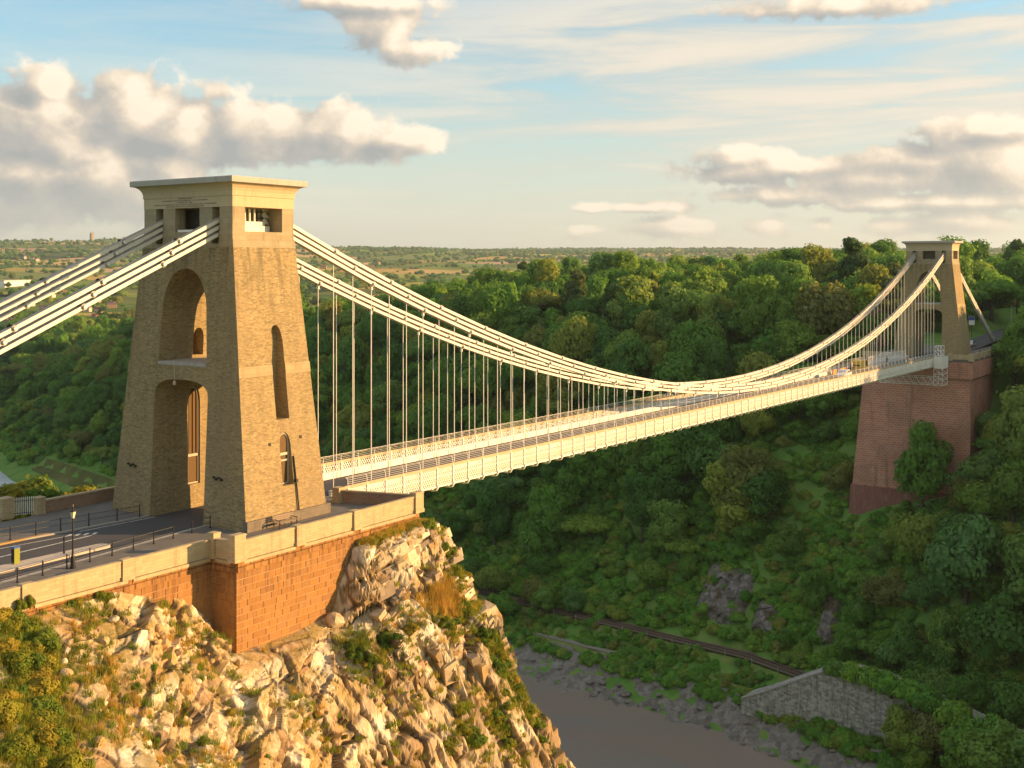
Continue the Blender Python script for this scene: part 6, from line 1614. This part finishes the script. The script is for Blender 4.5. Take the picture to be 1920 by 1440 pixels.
def zone_mesh(top, legs):
    me = PM.copy(); me.materials.clear()
    for mname in (top, legs, 'skin'): me.materials.append(M_PLASTIC[mname])
    for p in me.polygons:
        c = p.center; p.material_index = 2 if c.z > 1.50 or (c.z < .93 and abs(c.x) > .185) else 0 if c.z > .92 else 1; p.use_smooth = True
    return me
for x, y, a, top, legs, lb in ((186.0, -4.1, .3, 'cloth_red', 'cloth_dark', 'person in red top walking on the footway near the far tower'), (193.5, -4.0, 2.0, 'cloth_blue', 'cloth_dark', 'person in blue top on the footway beside the white gantry'),
                               (178.0, -4.1, 3.0, 'cloth_tan', 'cloth_blue', 'person in tan top walking on the far part of the footway'), (183.0, 1.2, 1.0, 'cloth_dark', 'cloth_dark', 'person in dark clothes standing on the roadway before the far tower'),
                               (161.5, 1.9, .5, 'cloth_red', 'cloth_blue', 'person in red top standing by the orange barriers')):
    T = thing('person', lb, 'person', (x, y, (zd(x) - .10) if abs(y) > 3.3 else deck_z(x)), a, 'people on the bridge')
    link('body', zone_mesh(top, legs), T); link('hair', hair_m, T)

# ------------------------------------------------------------------ buildings and things behind the far tower
def house(x, y, z, w, d, h, rz, label, cat='house', roof=2.2, group=None, chim=True, nwin=2, small=False, name='house'):
    T = thing(name, label, cat, (x, y, z), rz, group)
    MB().box(-w / 2, w / 2, -d / 2, d / 2, -3, h).build('wall', M_RENDER, T)
    r = MB().add([(-w / 2 - .3, -d / 2 - .4, h), (w / 2 + .3, -d / 2 - .4, h), (w / 2 + .3, d / 2 + .4, h), (-w / 2 - .3, d / 2 + .4, h), (-w / 2 - .2, 0, h + roof), (w / 2 + .2, 0, h + roof)], [(0, 1, 5, 4), (2, 3, 4, 5), (1, 2, 5), (3, 0, 4), (3, 2, 1, 0)]).build('roof', M_SLATE, T)
    if chim: MB().box(w / 2 - 1.3, w / 2 - .4, -.4, .4, h + roof * .4, h + roof + 1.1).build('chimney', M_BRICKWALL, r)
    if small: return T
    for fl in range(max(1, int(h / 2.9))):
        for k in range(nwin):
            xx = -w / 2 + w * (k + .5) / nwin
            for sy in (-1, 1):
                wn = MB().box(xx - .55, xx + .55, sy * d / 2 - .04, sy * d / 2 + .04, .9 + fl * 2.9, 2.2 + fl * 2.9).build('window', M_DARKGLASS, T)
                MB().box(xx - .65, xx + .65, min(sy * d / 2, sy * (d / 2 + .1)), max(sy * d / 2, sy * (d / 2 + .1)), .8 + fl * 2.9, .89 + fl * 2.9).build('sill', M_WHITE, wn)
    return T
LD = thing('lodge', 'red brick lodge with battlements among trees left of the far tower', 'house', (262, 27, 2.0), .3)
MB().box(-5, 5, -4, 4, -4, 9.5).build('wall', M_BRICKWALL, LD); MB().box(-9.5, -5.02, -3, 3, -4, 6).build('wing', M_BRICKWALL, LD)
for k in range(5): MB().box(-4.9 + k * 2.2, -3.9 + k * 2.2, -4.05, -3.5, 9.5, 10.5).build('battlement', M_BRICKWALL, LD)
for k in range(3):
    for fl in (2, 6):
        wn = MB().box(-3.6 + k * 2.8, -2.4 + k * 2.8, -4.06, -3.98, fl, fl + 1.8).build('window', M_DARKGLASS, LD)
    wn = MB().box(-5.06, -4.98, -2.6 + k * 2.0, -1.6 + k * 2.0, 6.6, 8.2).build('window', M_DARKGLASS, LD)
MB().box(-9.4, -8.3, -.6, .6, 6, 8.2).build('chimney', M_BRICKWALL, LD)
SG = thing('blue_sign', 'blue and white road sign board right of the far tower', 'sign', (272, 4.6, .3), 0)
MB().lathe([(.06, 0), (.06, 5.4)], 8).build('pole', M_IRON, SG); MB().box(-.06, .06, -.75, .75, 3.2, 5.6).build('board', M_WHITE, SG); MB().box(-.075, -.061, -.72, .72, 4.5, 5.55).build('panel', M_PLASTIC['sign_blue'], SG)
for x, y, z, lb in ((262, -7.5, -.2, 'tall grey street lamp behind the far tower'), (318, -9.5, 2.2, 'tall grey street lamp by the road in the woods')):
    T = thing('street_lamp', lb, 'street lamp', (x, y, z)); MB().lathe([(.12, 0), (.08, 1.5), (.06, 9)], 8).build('post', M_KERB, T); MB().tube([(0, 0, 9), (.4, 0, 9.35), (1.2, 0, 9.45)], [.06, .05, .08], 6).build('arm', M_KERB, T)
RL = thing('railing', 'dark railing along the terrace right of the far tower', 'railing', (0, 0, 0))
for k in range(10):
    MB().bar((219 + k * 2.6, -9.2 - k * .35, -1.0), (219 + k * 2.6, -9.2 - k * .35, .35), .07).build('post', M_IRON, RL)
for z in (.3, -.25): MB().tube([(219, -9.2, z), (242.4, -12.35, z)], .035, 5).build('rail', M_IRON, RL)

# ------------------------------------------------------------------ distant villages
def drop(px, py):
    """where a direction meets the open country."""
    d = FWD + RGT * ((px - 960) / FPX) + Vector((0, 0, 1)) * ((HORIZ - py) / FPX)
    t = np.arange(700.0, 9000.0, 12.0); x, y, z = CAM.x + d.x * t, CAM.y + d.y * t, CAM.z + d.z * t; ok = z <= far_land(x, y)
    if not ok.any(): return None
    k = int(np.argmax(ok)); return Vector((x[k], y[k], z[k]))
hr = random.Random(31); nh = 0
vill = [((20, 225), (598, 640), 34, 'house with red tiled roof in the village left of the near tower', 'village houses left of the near tower'), ((5, 230), (545, 590), 26, 'house in the upper rows of the village left of the near tower', 'village houses left of the near tower'),
        ((30, 70), (482, 490), 6, 'house in the hamlet halfway up the distant left hillside', 'hamlet houses'), ((165, 240), (440, 452), 14, 'pale house on the distant left hilltop by the church', 'hilltop village houses'), ((600, 720), (495, 505), 10, 'distant house among the fields between the chains', 'far farmhouses'), ((900, 1500), (470, 486), 12, 'tiny farmhouse in the fields on the horizon', 'horizon farmhouses')]
for (a, b), (c, d_), n, lb, gp in vill:
    for _ in range(n):
        p = drop(hr.uniform(a, b), hr.uniform(c, d_))
        if p is None: continue
        sc = .8 if (p - CAM).length < 2500 else 1.2
        z = far_land(np.array([p.x]), np.array([p.y]))[0]
        house(p.x, p.y, z, hr.uniform(9, 15) * sc, hr.uniform(7, 9) * sc, hr.uniform(5, 6.2) * sc, hr.uniform(0, 3.14), lb, 'house', hr.uniform(2.4, 3.4) * sc, gp, True, 3, (p - CAM).length > 1700); nh += 1
p = drop(172, 452)
if p:
    T = thing('church_tower', 'church tower on the skyline of the distant left hill', 'church', (p.x, p.y, p.z)); MB().box(-6, 6, -6, 6, -5, 34).build('wall', M_TOWER, T)
    for sx in (-1, 1):
        for sy in (-1, 1): MB().rects([(1.4, 1.4, 34), (.2, .2, 42)], sx * 4.6, sy * 4.6).build('pinnacle', M_TOWER, T)
p = drop(15, 537)
if p:
    T = thing('warehouse', 'long white flat-roofed shed beyond the village', 'building', (p.x, p.y, p.z), .6); MB().box(-60, 60, -18, 18, -4, 11).build('wall', M_WHITE, T); MB().box(-61, 61, -19, 19, 11, 12).build('roof', M_SLAB, T)
print('houses', nh)

# ------------------------------------------------------------------ the evening air
HAZE = 5.0e-5
hm = bpy.data.materials.new('haze'); hm.use_nodes = True; nt = hm.node_tree; nt.nodes.clear()
pv = nt.nodes.new('ShaderNodeVolumePrincipled'); ho = nt.nodes.new('ShaderNodeOutputMaterial'); nt.links.new(pv.outputs[0], ho.inputs['Volume'])
pv.inputs['Color'].default_value = (.72, .86, 1.0, 1); pv.inputs['Density'].default_value = HAZE; pv.inputs['Anisotropy'].default_value = .25
hb = MB().box(-30000, 30000, -30000, 30000, -95, 420).build('haze', hm); tag(hb, 'thin evening haze over the gorge and the country beyond', None, None, 'stuff')
